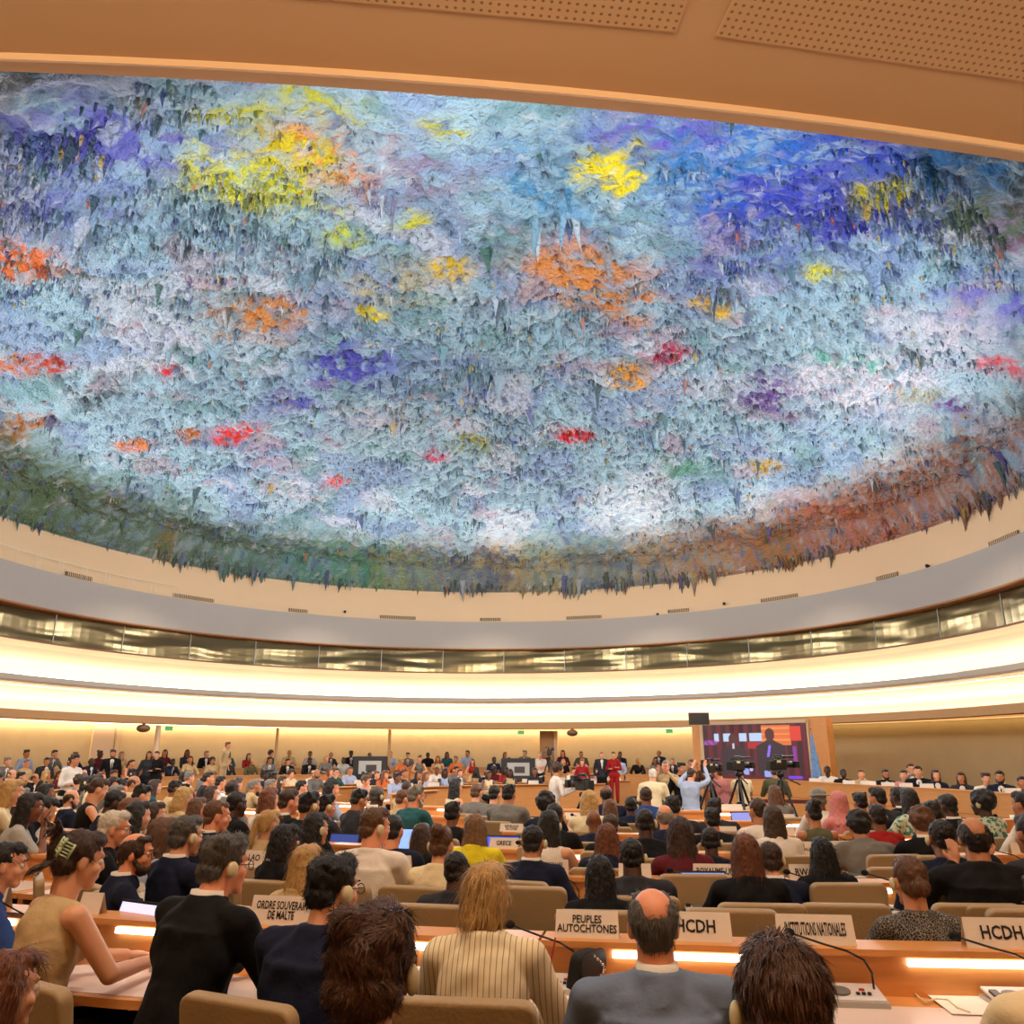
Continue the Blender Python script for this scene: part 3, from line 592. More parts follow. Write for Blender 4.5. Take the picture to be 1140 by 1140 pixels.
def rotx(p, th, piv):                                 # forward lean about the hips
    y, z = p[1] - piv[0], p[2] - piv[1]; return Vector((p[0], piv[0] + y * math.cos(th) + z * math.sin(th), piv[1] + z * math.cos(th) - y * math.sin(th)))
def arms_for(pose, W, T):
    """elbow and wrist and hand direction for the left (-) and right (+) arm, in body space"""
    out = []
    for s in (-1, 1):
        if pose == 'desk': e, h, d = (s * .27, .17, .80), (s * .14, .40, .785), (-s * .35, .9, 0)
        elif pose == 'type': e, h, d = (s * .24, .16, .81), (s * .10, .42, .80), (-s * .1, 1, -.1)
        elif pose == 'lap': e, h, d = (s * .26, .02, .76), (s * .10, .24, .66), (-s * .5, .8, -.1)
        elif pose == 'chin': e, h, d = ((.22, .22, .82), (.07, .21, 1.06), (-.3, .1, .9)) if s > 0 else ((-.27, .17, .80), (-.1, .38, .79), (.5, .8, 0))
        elif pose == 'phone': e, h, d = ((.27, .26, .90), (.17, .42, 1.10), (-.1, .3, .9)) if s > 0 else ((-.27, .26, .88), (-.02, .42, 1.06), (.1, .3, .9))
        elif pose == 'stand': e, h, d = (s * .26, -.02, 1.12), (s * .25, .06, .90), (0, .2, -1)
        elif pose == 'cross': e, h, d = (s * .26, .08, 1.13), (-s * .06, .19, 1.17 + .03 * s), (-s, .1, 0)
        elif pose == 'film': e, h, d = (s * .27, .16, 1.28), (s * .09, .27, 1.52), (-s * .2, .3, .9)
        elif pose == 'up': e, h, d = (s * .28, .22, 1.50), (s * .12, .42, 1.74), (-s * .1, .4, .9)
        elif pose == 'operate': e, h, d = (s * .27, .14, 1.16), (s * .14, .40, 1.24), (0, 1, .1)
        out.append((Vector(e), Vector(h), Vector(d).normalized()))
    return out
STANDING = ('stand', 'cross', 'film', 'up', 'operate')
def hand(b, w, d, s, curl=.5, pen=False):
    up = Vector((0, 0, 1)) if abs(d.z) < .7 else Vector((0, -1, 0)); lat = d.cross(up).normalized() * s; nrm = lat.cross(d).normalized() * (-s)
    if nrm.z > 0 and abs(d.z) < .7: nrm = -nrm
    q = d.to_track_quat('Y', 'Z').to_euler()
    b.ball(w + d * .05, (.037, .05, .016), q, 10)
    for k, (o, L) in enumerate(((-.029, .058), (-.010, .070), (.010, .066), (.028, .050))):
        p = w + d * .088 + lat * (-o) ; dd = d.copy(); 
        for j in range(3):
            dd = (dd + nrm * curl * (.35 + .25 * j)).normalized(); p2 = p + dd * L * (.42 - .06 * j); b.cap(p, p2, .0088 - .0008 * j, .0082 - .0008 * j, 7); p = p2
    p = w + d * .025 + lat * .028; p2 = p + (d * .7 + lat * .7).normalized() * .035; b.cap(p, p2, .012, .010, 7); b.cap(p2, p2 + (d + nrm * curl).normalized() * .028, .010, .0085, 7)
def figure(pose, lean, hy, hp, build):
    st = pose in STANDING; dz = .38 if st else 0; piv = (0, .56 + dz); th = R(lean); k = 1.0 if build == 'M' else (.9 if build == 'F' else 1.16)
    Wd = .19 * k; f = lambda p: rotx((p[0], p[1], p[2] + dz), th, piv)
    hc = f((0, .02, 1.235)); Hm = Matrix.Translation(hc) @ Euler((-R(hp), 0, -R(hy)), 'ZYX').to_matrix().to_4x4()
    Hm = Matrix.Translation(hc) @ Matrix.Rotation(-R(hy), 4, 'Z') @ Matrix.Rotation(-R(hp), 4, 'X') @ Matrix.Scale(.94, 4)
    J = dict(st=st, dz=dz, f=f, k=k, W=Wd, Hm=Hm, arms=[], hc=hc)
    for (e, h, d), s in zip(arms_for(pose, Wd, None), (-1, 1)):
        sh = f((s * Wd * .97, -.01, 1.035)); e = Vector((e.x * (.85 + .15 * k), e.y, e.z)) 
        if not st: sh2 = math.sin(th) * .42; e = e + Vector((0, sh2 * .55, 0)); h = h + Vector((0, sh2 * .35, 0))
        J['arms'].append((sh, e, h, d, s))
    return J
def body_mesh(J, vox):
    b = MB(); f, k, W = J['f'], J['k'], J['W']
    tl = J['th'] if 'th' in J else 0
    b.cap(f((-.08 * k, 0, .55)), f((.08 * k, 0, .55)), .115)
    b.cone(f((0, 0, .56)), f((0, 0, .80)), .135 * k, .125 * k, 14, .75); b.cone(f((0, 0, .78)), f((0, -.01, 1.0)), .125 * k, .15 * k, 14, .7)
    b.cap(f((-W * .9, -.01, 1.03)), f((W * .9, -.01, 1.03)), .05); b.cap(f((0, -.015, 1.02)), J['hc'] + Vector((0, -.02, -.03)), .062 * (.5 + .5 * k), .054 * (.5 + .5 * k))
    for sh, e, h, d, s in J['arms']:
        b.cap(sh, e, .047, .038); b.cap(e, h, .039, .026); hand(b, h, d, s)
    dz = J['dz']
    for s in (-1, 1):
        if J['st']: b.cap((s * .09, 0, .92), (s * .1, .01, .50), .08, .055); b.cap((s * .1, .01, .50), (s * .1, -.01, .09), .052, .035); b.cap((s * .1, -.03, .05), (s * .11, .14, .035), .04, .032)
        else: b.cap((s * .09, .0, .55), (s * .11, .42, .55), .08, .058); b.cap((s * .11, .42, .55), (s * .11, .40, .10), .052, .036); b.cap((s * .11, .38, .05), (s * .12, .54, .035), .038, .03)
    # head
    h = MB(); h.ball((0, -.012, .036), (.076, .096, .088), seg=20); h.ball((0, .026, -.03), (.062, .070, .082), seg=18); h.cap((-.02, .062, -.092), (.02, .062, -.092), .024)
    h.cap((0, .088, .018), (0, .105, -.018), .008, .011); h.ball((0, .100, -.022), (.016, .012, .009)); h.cap((-.028, .082, .034), (.028, .082, .034), .012)
    h.cap((-.018, .086, -.058), (.018, .086, -.058), .010); h.ball((0, .09, -.05), (.016, .010, .006))
    for s in (-1, 1): h.ball((s * .080, -.008, -.008), (.010, .021, .033), (0, 0, s * R(-22))); h.ball((s * .045, .062, -.025), (.022, .02, .022)); h.ball((s * .078, .0, -.028), (.008, .012, .014))
    h.cap((0, -.03, -.02), (0, -.035, -.12), .056, .054)
    bmesh.ops.transform(h.b, matrix=J['Hm'], verts=h.b.verts); tmp = bpy.data.meshes.new('h'); h.b.to_mesh(tmp); h.b.free(); b.b.from_mesh(tmp)
    return remesh(b.mesh('body', None), vox, 3)
def cloth_mesh(J, kind, vox):
    b = MB(); f, k, W = J['f'], J['k'], J['W']; t = .022 if kind == 'suit' else .013
    b.cap(f((-.085 * k, -.005, .54)), f((.085 * k, -.005, .54)), .12 + t * .6); 
    b.cone(f((0, 0, .54)), f((0, 0, .80)), .14 * k + t, .13 * k + t, 18, .78); b.cone(f((0, 0, .78)), f((0, -.012, 1.0)), .13 * k + t, .158 * k + t, 18, .72); b.ball(f((0, -.014, .92)), (.165 * k + t, .112 + t * .7, .19), seg=18)
    if kind == 'sleeveless':
        b.cap(f((-W * .62, -.01, 1.035)), f((W * .62, -.01, 1.035)), .058)
    else:
        b.cap(f((-W * .92, -.01, 1.028)), f((W * .92, -.01, 1.028)), .052 + t * .5)
        for s in (-1, 1): b.cap(f((s * .05, -.02, 1.07)), f((s * W * .97, -.012, 1.035)), .045 + t * .3, .052 + t * .4)
    if build_f(k) and kind != 'suit':
        for s in (-1, 1): b.ball(f((s * .065, .085, .92)), .058)
    for sh, e, h, d, s in J['arms']:
        if kind == 'sleeveless': continue
        if kind == 'blouse': b.cap(sh, sh.lerp(e, .62), .056 + t * .4, .058); continue
        b.cap(sh, e, .05 + t * .7, .044 + t * .6); b.cap(e, e.lerp(h, .93), .044 + t * .6, .032 + t * .35)
    if kind == 'suit':
        n0 = f((0, -.018, 1.045)); n1 = f((0, -.03, 1.125)); b.cone(n0, n1, .115, .073, 18)
        b.cone(f((0, .02, .50)), f((0, .0, .64)), .18 * k, .16 * k, 18, .8)
    elif kind in ('shirt', 'polo'): b.cone(f((0, -.02, 1.07)), f((0, -.026, 1.115)), .078, .068, 16)
    return remesh(b.mesh('top', None), vox, 12, .006, .07)
def build_f(k): return k < .95
def trouser_mesh(J, vox):
    b = MB()
    for s in (-1, 1):
        if J['st']: b.cap((s * .09, 0, .95), (s * .1, .01, .50), .098, .072); b.cap((s * .1, .01, .50), (s * .1, -.01, .10), .07, .058)
        else: b.cap((s * .09, .0, .55), (s * .11, .42, .55), .098, .072); b.cap((s * .11, .42, .55), (s * .11, .40, .12), .068, .055)
    b.cap((-.08, 0, .56 + J['dz']), (.08, 0, .56 + J['dz']), .128)
    return remesh(b.mesh('trousers', None), vox, 3)
def shoe_mesh(J):
    b = MB()
    for s in (-1, 1):
        if J['st']: b.cap((s * .1, -.04, .05), (s * .11, .15, .04), .048, .038)
        else: b.cap((s * .11, .37, .05), (s * .12, .55, .04), .048, .038)
    return b.mesh('shoes', M_BLACK, True)
def collar_mesh(J):
    f = J['f']; b = MB(); b.cone(f((0, -.022, 1.085)), f((0, -.03, 1.14)), .073, .066, 18); return b.mesh('collar', None, True)
def front_mesh(J):
    f = J['f']; b = MB(); b.cap(f((0, .055, 1.04)), f((0, .135 * (.7 + .3 * J['k']), .80)), .058, .014); return b.mesh('shirt_front', None, True)
def tie_mesh(J):
    f = J['f']; b = MB(); b.cone(f((0, .116, 1.05)), f((0, .155 * (.7 + .3 * J['k']), .78)), .012, .02, 6, .5); return b.mesh('tie', None, True)
def hair_mesh(kind, vox, fuzz=0, seed=1):
    b = MB(); rd = random.Random(seed)
    shell = lambda g=0: (b.ball((0, -.024, .047), (.083 + g, .094 + g, .084 + g), seg=20), b.ball((0, -.058, -.012), (.074 + g, .058 + g, .062), seg=14), b.ball((0, .036, .092), (.058 + g, .052, .040), seg=12))
    if kind == 'short': shell()
    elif kind == 'crop': b.ball((0, -.024, .044), (.081, .094, .086), seg=20); b.ball((0, -.056, -.02), (.066, .05, .05), seg=14); b.ball((0, .034, .084), (.052, .048, .034))
    elif kind == 'full':
        shell(.001)
        for _ in range(26): a = rd.uniform(0, 6.28); z = rd.uniform(.0, 1); b.ball((.07 * math.cos(a), -.02 + .08 * math.sin(a), .03 + .09 * z), rd.uniform(.016, .026), seg=8)
        b.ball((0, .045, .105), (.052, .04, .032))
    elif kind == 'fringe':
        for s in (-1, 1): b.ball((s * .055, -.026, .022), (.030, .072, .052), seg=14)
        b.ball((0, -.075, .012), (.068, .037, .055), seg=16); b.ball((0, -.066, -.035), (.06, .04, .035))
    elif kind == 'patch':                            # crown bald, hair at the sides and below
        for s in (-1, 1): b.ball((s * .052, -.02, .03), (.034, .082, .062), seg=14); b.ball((s * .035, .03, .088), (.034, .04, .024))
        b.ball((0, -.072, .006), (.07, .040, .058), seg=16); b.ball((0, -.062, -.04), (.062, .042, .035)); b.ball((0, .05, .09), (.05, .03, .022))
    elif kind in ('lob', 'bob', 'long', 'verylong', 'ponytail'):
        shell(.0)
        if kind == 'ponytail': b.ball((0, -.125, .05), .035); b.cap((0, -.13, .04), (0, -.17, -.12), .03, .028); b.cap((0, -.17, -.12), (0, -.15, -.22), .028, .012)
        else:
            L = {'lob': .07, 'bob': .14, 'long': .30, 'verylong': .44}[kind]; wd = {'lob': .8, 'bob': 0.9, 'long': 1.0, 'verylong': 1.25}[kind]
            for i in range(11):
                q = -1 + 2 * i / 10; x = .070 * math.sin(q * 1.75); y = -.02 - .072 * math.cos(q * 1.75)
                l = L * (1 - .12 * abs(q)) * rd.uniform(.92, 1.05); b.cap((x, y, .03), (x * wd * 1.15, y - .015, -.05 - l * .45), .026, .026); b.cap((x * wd * 1.15, y - .015, -.05 - l * .45), (x * wd * 1.05, y - .02 - .03 * (kind not in ('bob', 'lob')), -.03 - l), .026, .014)
            b.cone((0, -.05, -.02), (0, -.085, -.05 - L * .9), .06, .05 * wd, 12, .5)
    elif kind == 'bun':
        shell(-.002); b.ball((0, -.105, .105), (.052, .046, .046), seg=12)
        for _ in range(10): b.ball((rd.uniform(-.035, .035), -.108 + rd.uniform(-.03, .03), .108 + rd.uniform(-.03, .03)), .02, seg=8)
    elif kind == 'lowbun':
        shell(0); b.ball((0, -.125, -.01), (.042, .036, .040), seg=12)
    elif kind == 'clip':
        shell(.004); b.ball((0, -.12, .055), (.034, .034, .075), seg=12)
        for _ in range(14): a = rd.uniform(-.04, .04); b.cap((a * .5, -.125, .12), (a * 1.8, -.155 - rd.uniform(0, .05), .13 + rd.uniform(-.05, .05)), .012, .004, 6)
        for _ in range(12): a = rd.uniform(-.03, .03); b.cap((a, -.12, -.01), (a * 2, -.17 - rd.uniform(0, .04), -.05 - rd.uniform(0, .04)), .010, .003, 6)
    elif kind in ('curly', 'afro'):
        g = .02 if kind == 'curly' else .035; shell(g * .7)
        for _ in range(70): a = rd.uniform(0, 6.28); z = rd.uniform(-.5, 1); c_ = math.sqrt(1 - z * z); x, y = (.088 + g * .5) * c_ * math.cos(a), (.098 + g * .5) * c_ * math.sin(a) - .03
        for _ in range(90):
            a = rd.uniform(0, 6.28); z = rd.uniform(-.6, 1); c_ = math.sqrt(1 - z * z); x, y, zz = (.085 + g * .6) * c_ * math.cos(a), (.095 + g * .6) * c_ * math.sin(a) - .03, .05 + .09 * z
            if y > .045 and zz < .09: continue
            b.ball((x, y, zz), rd.uniform(.016, .028), seg=8)
    elif kind == 'headscarf':
        b.ball((0, -.02, .04), (.095, .108, .10), seg=20)
        for i in range(13):
            q = -1 + 2 * i / 12; x = .085 * math.sin(q * 2.4); y = -.01 - .085 * math.cos(q * 2.4); b.cap((x, y, .02), (x * 1.15, y * .9, -.12), .022, .03); b.cap((x * 1.15, y * .9, -.12), (x * 2.0, y * 1.7 - .01, -.24), .03, .022)
        b.ball((0, .02, -.13), (.075, .075, .035)); b.cone((0, -.03, -.10), (0, -.04, -.24), .09, .16, 18, .7)
    elif kind == 'hat':
        shell(); b.ball((0, -.015, .075), (.098, .108, .075), seg=20); b.cone((0, -.015, .052), (0, -.015, .062), .145, .135, 24)
    me = remesh(b.mesh('hair', None), vox, 2 if kind not in ('curly', 'afro') else 1, .004 if kind not in ('headscarf', 'hat') else .003, .018)
    if fuzz and kind not in ('headscarf', 'hat'):
        n = len(me.polygons); co = [v.co.copy() for v in me.vertices]; vs, fs = [], []; base = len(co)
        long_ = kind in ('lob', 'long', 'verylong', 'bob', 'ponytail'); rr_ = random.Random(5)
        for _ in range(fuzz):
            p = me.polygons[rr_.randrange(n)]; c0 = p.center.copy(); no = p.normal.copy()
            if c0.y > .03 and c0.z < .085: continue
            if c0.z < -.04 and not long_ and kind != 'clip': no.z = -abs(no.z)
            g = Vector((0, -.35, -1)) if c0.y < .02 else Vector((0, .5, -.35))
            if kind in ('full', 'curly', 'afro'): g = Vector((math.sin(c0.z * 40 + c0.x * 30), .4 * math.cos(c0.x * 45), -.6)) + Vector((rr_.uniform(-.5, .5), rr_.uniform(-.5, .5), rr_.uniform(-.4, .4)))
            tdir = (g - no * g.dot(no)); tdir = (tdir.normalized() if tdir.length > 1e-4 else Vector((0, 0, -1)))
            tdir = (tdir + Vector((rr_.gauss(0, .12), rr_.gauss(0, .12), rr_.gauss(0, .12))) + no * (.06 if long_ else .08 if kind != 'full' else .13)).normalized()
            L = rr_.uniform(.05, .12) if long_ else rr_.uniform(.018, .038) if kind != 'full' else rr_.uniform(.02, .042)
            sd = tdir.cross(no).normalized() * rr_.uniform(.0006, .0012); k0 = base + len(vs); cur = no * -.2
            q0 = c0 + no * .001; q1 = q0 + tdir * L * .5 + no * .002; q2 = q0 + tdir * L + (cur + Vector((0, 0, -.2))) * L * .25
            vs += [q0 - sd, q0 + sd, q1 - sd, q1 + sd, q2]; fs += [(k0, k0 + 1, k0 + 3, k0 + 2), (k0 + 2, k0 + 3, k0 + 4)]
        fa = [tuple(p.vertices) for p in me.polygons] + fs; me2 = mesh_from('hair', co + vs, fa, None, True); return me2
    return me
CACHE = {}
def cached(key, fn):
    if key not in CACHE: CACHE[key] = fn()
    return CACHE[key]
def child(name, me, m, parent, mtx=None):
    me_ = me
    o = bpy.data.objects.new(name, me_); COL.objects.link(o); o.parent = parent
    if mtx is not None: o.matrix_local = mtx
    if not me_.materials: me_.materials.append(m)
    o.material_slots[0].link = 'OBJECT'; o.material_slots[0].material = m; return o
def phone_mesh():
    b = MB(); b.ball((.096, -.006, -.006), (.015, .025, .033), seg=14); return b.mesh('earpiece', None, True)
def glasses_mesh():
    b = MB()
    for s in (-1, 1):
        c = [Vector((s * .034 + .024 * math.cos(a), .106, .006 + .019 * math.sin(a))) for a in [2 * math.pi * i / 12 for i in range(13)]]; b.tube(c, .0022, 5)
        b.tube([(s * .058, .104, .012), (s * .082, .02, .012), (s * .084, -.012, .0)], .002, 5)
    b.tube([(-.01, .106, .01), (.01, .106, .01)], .002, 5); return b.mesh('glasses', M_BLACK)
def eyes_mesh():
    b = MB()
    for s in (-1, 1): b.ball((s * .031, .078, .008), .0135, seg=10)
    return b.mesh('eyes', M_EYE, True)
def iris_mesh():
    b = MB()
    for s in (-1, 1): b.ball((s * .031, .0865, .008), (.0068, .006, .0068), seg=8)
    return b.mesh('irises', M_IRIS, True)
def brow_mesh():
    b = MB()
    for s in (-1, 1): b.cap((s * .018, .098, .034), (s * .046, .088, .036), .0042, .003, 6)
    return b.mesh('eyebrows', None, True)
def beard_mesh():
    b = MB(); b.ball((0, .048, -.085), (.056, .048, .042), seg=14)
    for s in (-1, 1): b.cap((s * .068, .01, -.03), (s * .05, .05, -.08), .016, .02)
    return remesh(b.mesh('beard', None), .007, 2, .003, .015)
NPEOPLE = [0]
def person(x, y, ang, pose='desk', lean=8, hy=0, hp=4, build='M', skin='fair', hair=('short', 'black'), top=('suit', 'navy'), collar=None, tie=None, ear=None, glasses=False, beard=None, legs='black', scale=1.0, z=0, label='', group=None, near=False, face=False, hairscale=1.0, hv=None):
    """x, y: where the head is (hv) or where the hips are; ang: facing, clockwise from +Y"""
    vox = .008 if near else .0135; pk = (pose, lean, hy, hp, build, vox)
    J = figure(pose, lean, hy, hp, build)
    t = empty('person', (x, y, z), -R(ang)); t.scale = (scale,) * 3
    if hv:                                            # put the head at x, y
        o = J['hc']; a = -R(ang); t.location.x = x - scale * (o.x * math.cos(a) - o.y * math.sin(a)); t.location.y = y - scale * (o.x * math.sin(a) + o.y * math.cos(a))
    tag(t, label, 'person', group)
    bd = child('body', cached(('b',) + pk, lambda: body_mesh(J, vox)), m_skin(skin), t)
    kind, colr = top
    child({'suit': 'jacket', 'shirt': 'shirt', 'polo': 'polo_shirt', 'sleeveless': 'sleeveless_top', 'blouse': 'blouse'}[kind], cached(('c', kind) + pk, lambda: cloth_mesh(J, kind, vox if near else .016)), m_cloth(colr), t)
    child('trousers', cached(('t', J['st'], near), lambda: trouser_mesh(J, .012 if near else .02)), m_cloth(legs), t)
    if near or J['st']: child('shoes', cached(('s', J['st']), lambda: shoe_mesh(J)), M_BLACK, t)
    if collar: child('collar', cached(('k',) + pk[:5], lambda: collar_mesh(J)), m_cloth(collar), t)
    if collar and kind == 'suit' and (face or not near): 
        child('shirt_front', cached(('f',) + pk[:5], lambda: front_mesh(J)), m_cloth(collar), t)
        if tie: child('tie', cached(('i',) + pk[:5], lambda: tie_mesh(J)), m_cloth(tie), t)
    H = J['Hm']
    if hair and hair[0] != 'bald':
        hk, hcol = hair[:2]; fz = hair[2] if len(hair) > 2 else (700 if near else 0)
        Hs = H @ Matrix.Scale(hairscale, 4)
        child({'headscarf': 'headscarf', 'hat': 'hat'}.get(hk, 'hair'), cached(('h', hk, near, fz), lambda: hair_mesh(hk, .0065 if near else .011, fz, len(CACHE))), m_hair(hcol), t, Hs)
    if face or near:
        e = child('eyes', cached('eyes', eyes_mesh), M_EYE, t, H); child('irises', cached('iris', iris_mesh), M_IRIS, e)
        child('eyebrows', cached('brow', brow_mesh), m_hair(hair[1] if hair and hair[1] in HAIRC else 'dark brown'), t, H)
    if ear:
        for e_ in ear:
            o = child('earpiece', cached(('ear', e_), lambda: (lambda me: (me.transform(Matrix.Diagonal(((1 if e_ == 'R' else -1), 1, 1, 1))), me)[1])(phone_mesh())), M_CREAM, t, H)
    if glasses: child('glasses', cached('gl', glasses_mesh), M_BLACK, t, H)
    if beard: child('beard', cached('bd', beard_mesh), m_hair(beard), t, H)
    NPEOPLE[0] += 1; POS.append((t.location.x, t.location.y))
    return t, J
def chairlab(l):
    w_ = l.split(); s = 'tan leather chair under the ' + ' '.join(w_[:9])
    while s.split()[-1] in ('and', 'in', 'with', 'of', 'the', 'to', 'a', 'on', 'at', 'by', 'behind', 'beside', 'black', 'white', 'navy', 'dark', 'cream', 'short', 'left', 'long'): s = ' '.join(s.split()[:-1])
    return s
POS = []; HEADS = []
def seat_person(u, v, d, ang, seat=True, seatlab=None, **kw):
    """a seated person whose head centre is seen at (u, v) at the horizontal distance d"""
    if kw.get('pose') not in STANDING:               # nobody sits inside a neighbour
        for dd in (0, .2, -.2, .35, .5, .65, .8, -.4):
            q = at_dist(u, v, d + dd)
            if all((q.x - a) ** 2 + (q.y - b_) ** 2 > .19 for a, b_ in HEADS): d = d + dd; break
        q = at_dist(u, v, d); HEADS.append((q.x, q.y))
    if 4.55 < d < 12: d *= 1.05
    cb = kw.pop('chair_back', 0)
    p = at_dist(u, v, d); s = min(1.1, max(.88, p.z / (1.235 + (.38 if kw.get('pose') in STANDING else 0) - .0)))
    t, J = person(p.x, p.y, ang, scale=s, hv=True, **kw)
    if seat and kw.get('pose') not in STANDING:
        chair(t.location.x - cb * math.sin(R(ang)), t.location.y - cb * math.cos(R(ang)), ang, seatlab or chairlab(kw['label']))
    return t
# ------------------------------------------------------------------ the people one can single out
def L(*w): return ' '.join(w)
near = dict(near=True)
P = seat_person
# front rows (nearest first)
P(415, 1080, 2.05, 8, label='person with tousled dark brown hair in the very foreground, seen from behind', hair=('full', 'chestnut', 9000), top=('suit', 'charcoal'), ear='R', skin='fair', hairscale=1.12, **near)
P(872, 1124, 1.87, 4, label='person with thick brown hair and cream earpiece in the right foreground', hair=('short', 'chestnut', 9000), top=('suit', 'black'), ear='L', skin='fair', hairscale=1.12, **near)
P(2, 1132, 2.9, 35, label='person with auburn brown hair cut off by the lower left corner', build='F', hair=('bob', 'auburn', 1800), top=('shirt', 'black'), skin='fair', **near)
clipw = P(90, 955, 4.35, 38, chair_back=.42, label='person in sleeveless beige top with hair clip, typing on the laptop', build='F', pose='type', lean=10, hy=12, hp=10, hair=('clip', 'dark brown', 1800), top=('sleeveless', 'beige'), skin='fair', **near)
P(251, 957, 4.0, 32, chair_back=.3, label='person in black suit with greying hair, glasses and earpiece beside the laptop', build='L', lean=14, hy=16, hair=('full', 'dark grey', 2200), top=('suit', 'black'), collar='white', ear='R', glasses=True, skin='pink', **near)
P(152, 950, 5.2, 64, label='balding person with beard and glasses in navy suit, in profile', lean=6, hy=18, hair=('patch', 'dark brown', 900), top=('suit', 'navy'), collar='white', glasses=True, beard='dark brown', skin='pink', face=True, **near)
P(8, 962, 5.0, 58, label='person with black hair and blue top at the left edge', build='F', hair=('ponytail', 'black', 500), top=('shirt', 'blue'), skin='fair', face=True, hy=10, **near)
P(372, 985, 3.4, 26, label='person with black hair, glasses and large earpiece in dark navy suit', build='L', lean=12, hy=16, hair=('full', 'black', 1800), top=('suit', 'navy'), ear='R', glasses=True, skin='fair', **near)
P(342, 962, 4.8, 30, label='blonde person partly hidden behind the dark navy suit', build='F', hair=('verylong', 'blonde', 2000), top=('shirt', 'beige'), skin='fair', **near)
P(543, 994, 3.35, 8, label='blonde person in cream pinstripe blazer writing with a red pen', build='F', hy=20, lean=10, hair=('lob', 'blonde', 1600), top=('suit', 'pinstripe cream'), skin='fair', legs='beige', **near)
P(508, 985, 4.8, 12, label='dark-skinned person in slate grey suit behind the pinstripe blazer', hair=('crop', 'black', 400), top=('suit', 'charcoal'), skin='dark', **near)
P(727, 1030, 2.9, 2, label='balding grey-haired person in slate blue suit jacket', build='L', lean=6, hair=('patch', 'dark grey', 1800), top=('suit', 'slate blue'), collar='white', skin='pink', **near)
P(1186, 1020, 2.75, -8, seat=False, label='person in cream shirt at the right edge, only the sleeve in view', build='L', pose='desk', hair=('short', 'brown'), top=('shirt', 'cream'), skin='fair', **near)
# second row of seats
P(668, 976, 4.7, 6, lean=12, label='person with straight black hair behind the PEUPLES AUTOCHTONES plate', build='F', hair=('long', 'black', 1500), top=('shirt', 'black'), skin='tan', **near)
P(703, 953, 5.1, 4, label='dark-skinned person with earpiece in dark suit above the bald head', build='L', hair=('crop', 'black', 300), top=('suit', 'charcoal'), ear='R', skin='dark', **near)
P(830, 950, 5.0, 6, label='person with straight auburn bob in black jacket', build='F', hair=('long', 'auburn', 2200), top=('suit', 'black'), skin='fair', **near)
P(859, 974, 4.85, 2, seat=False, label='person with smooth brown hair and white collar in navy suit', hair=('short', 'dark brown', 1500), top=('suit', 'navy'), collar='white', ear='R', skin='fair', **near)
P(915, 950, 5.2, 0, label='person with long straight black hair behind the RWANDA plate', build='F', hair=('verylong', 'black', 2000), top=('shirt', 'black'), skin='tan', **near)
P(1013, 982, 4.54, 0, lean=4, seat=False, label='person with brown low bun in black and white speckled top', build='F', hair=('lowbun', 'brown', 1500), top=('shirt', 'black and white speckled'), ear='L', skin='fair', **near)
# third row of seats, left to right
P(128, 922, 6.2, 60, label='white-haired person in black suit with glasses', hair=('short', 'white', 1200), top=('suit', 'black'), glasses=True, skin='pink', hy=12, face=True, **near)
P(182, 930, 6.0, 45, label='person with long brown hair in pale blue shirt', build='F', hair=('long', 'brown', 900), top=('shirt', 'pale blue'), skin='fair')
P(208, 930, 5.4, 40, label='person with dark grey hair and earpiece in navy suit, left', hair=('short', 'dark grey', 1200), top=('suit', 'navy'), collar='white', ear='R', skin='fair', **near)
P(242, 908, 6.8, 50, label='person with short brown hair turned to the right, dark suit', hair=('crop', 'brown', 700), top=('suit', 'navy'), collar='white', skin='pink', hy=14, face=True, **near)
P(318, 937, 5.6, 48, label='dark-skinned person with black hair and white collar in black jacket', build='F', hair=('bob', 'black', 900), top=('suit', 'black'), collar='white', skin='dark', hy=10, face=True, **near)
P(300, 917, 6.9, 40, label='person with blonde ponytail behind the black jacket', build='F', hair=('ponytail', 'blonde', 900), top=('shirt', 'beige'), skin='fair')
P(352, 922, 6.3, 35, label='person in black with black hair and white earpiece', build='F', hair=('long', 'black', 900), top=('suit', 'black'), ear='R', skin='fair', hy=8, **near)
P(418, 920, 5.55, 22, label='brown-haired person in white shirt with white earpiece', build='L', hair=('short', 'brown', 1300), top=('shirt', 'white'), ear='R', skin='pink', hy=34, face=True, **near)
P(438, 924, 6.3, 15, label='person in navy shirt half hidden behind the white shirt', hair=('short', 'black'), top=('blouse', 'navy'), skin='pink', build='L')
P(470, 935, 6.3, 25, label='person with long dark hair left of the cream jacket', build='F', hair=('verylong', 'dark brown', 900), top=('shirt', 'black'), skin='fair')
P(492, 940, 5.4, 18, label='person with top bun in cream jacket', build='F', hair=('bun', 'brown', 1300), top=('suit', 'cream'), ear='L', skin='fair', legs='beige', **near)
P(530, 922, 6.3, 14, label='person with long dirty blonde hair in bright yellow jacket', build='F', hair=('verylong', 'light brown', 2000), top=('suit', 'yellow'), skin='fair', hairscale=.95, **near)
P(594, 937, 5.6, 20, label='person with short black hair and white earpiece in navy suit', hair=('crop', 'black', 500), top=('suit', 'navy'), collar='white', ear='R', skin='tan', **near)
P(612, 918, 6.5, 22, label='person with long black hair and earpiece above the long two-line plate', build='F', hair=('verylong', 'black', 700), top=('sleeveless', 'white'), ear='R', skin='fair')
P(676, 933, 6.2, 12, label='person with long loose brown hair and blue sleeve', build='F', hair=('verylong', 'auburn', 1500), top=('suit', 'navy'), skin='fair', **near)
P(757, 928, 6.0, 0, label='person with very long wavy dark brown hair', build='F', hair=('verylong', 'dark brown', 2200), top=('shirt', 'maroon'), skin='tan', hairscale=1.05, **near)
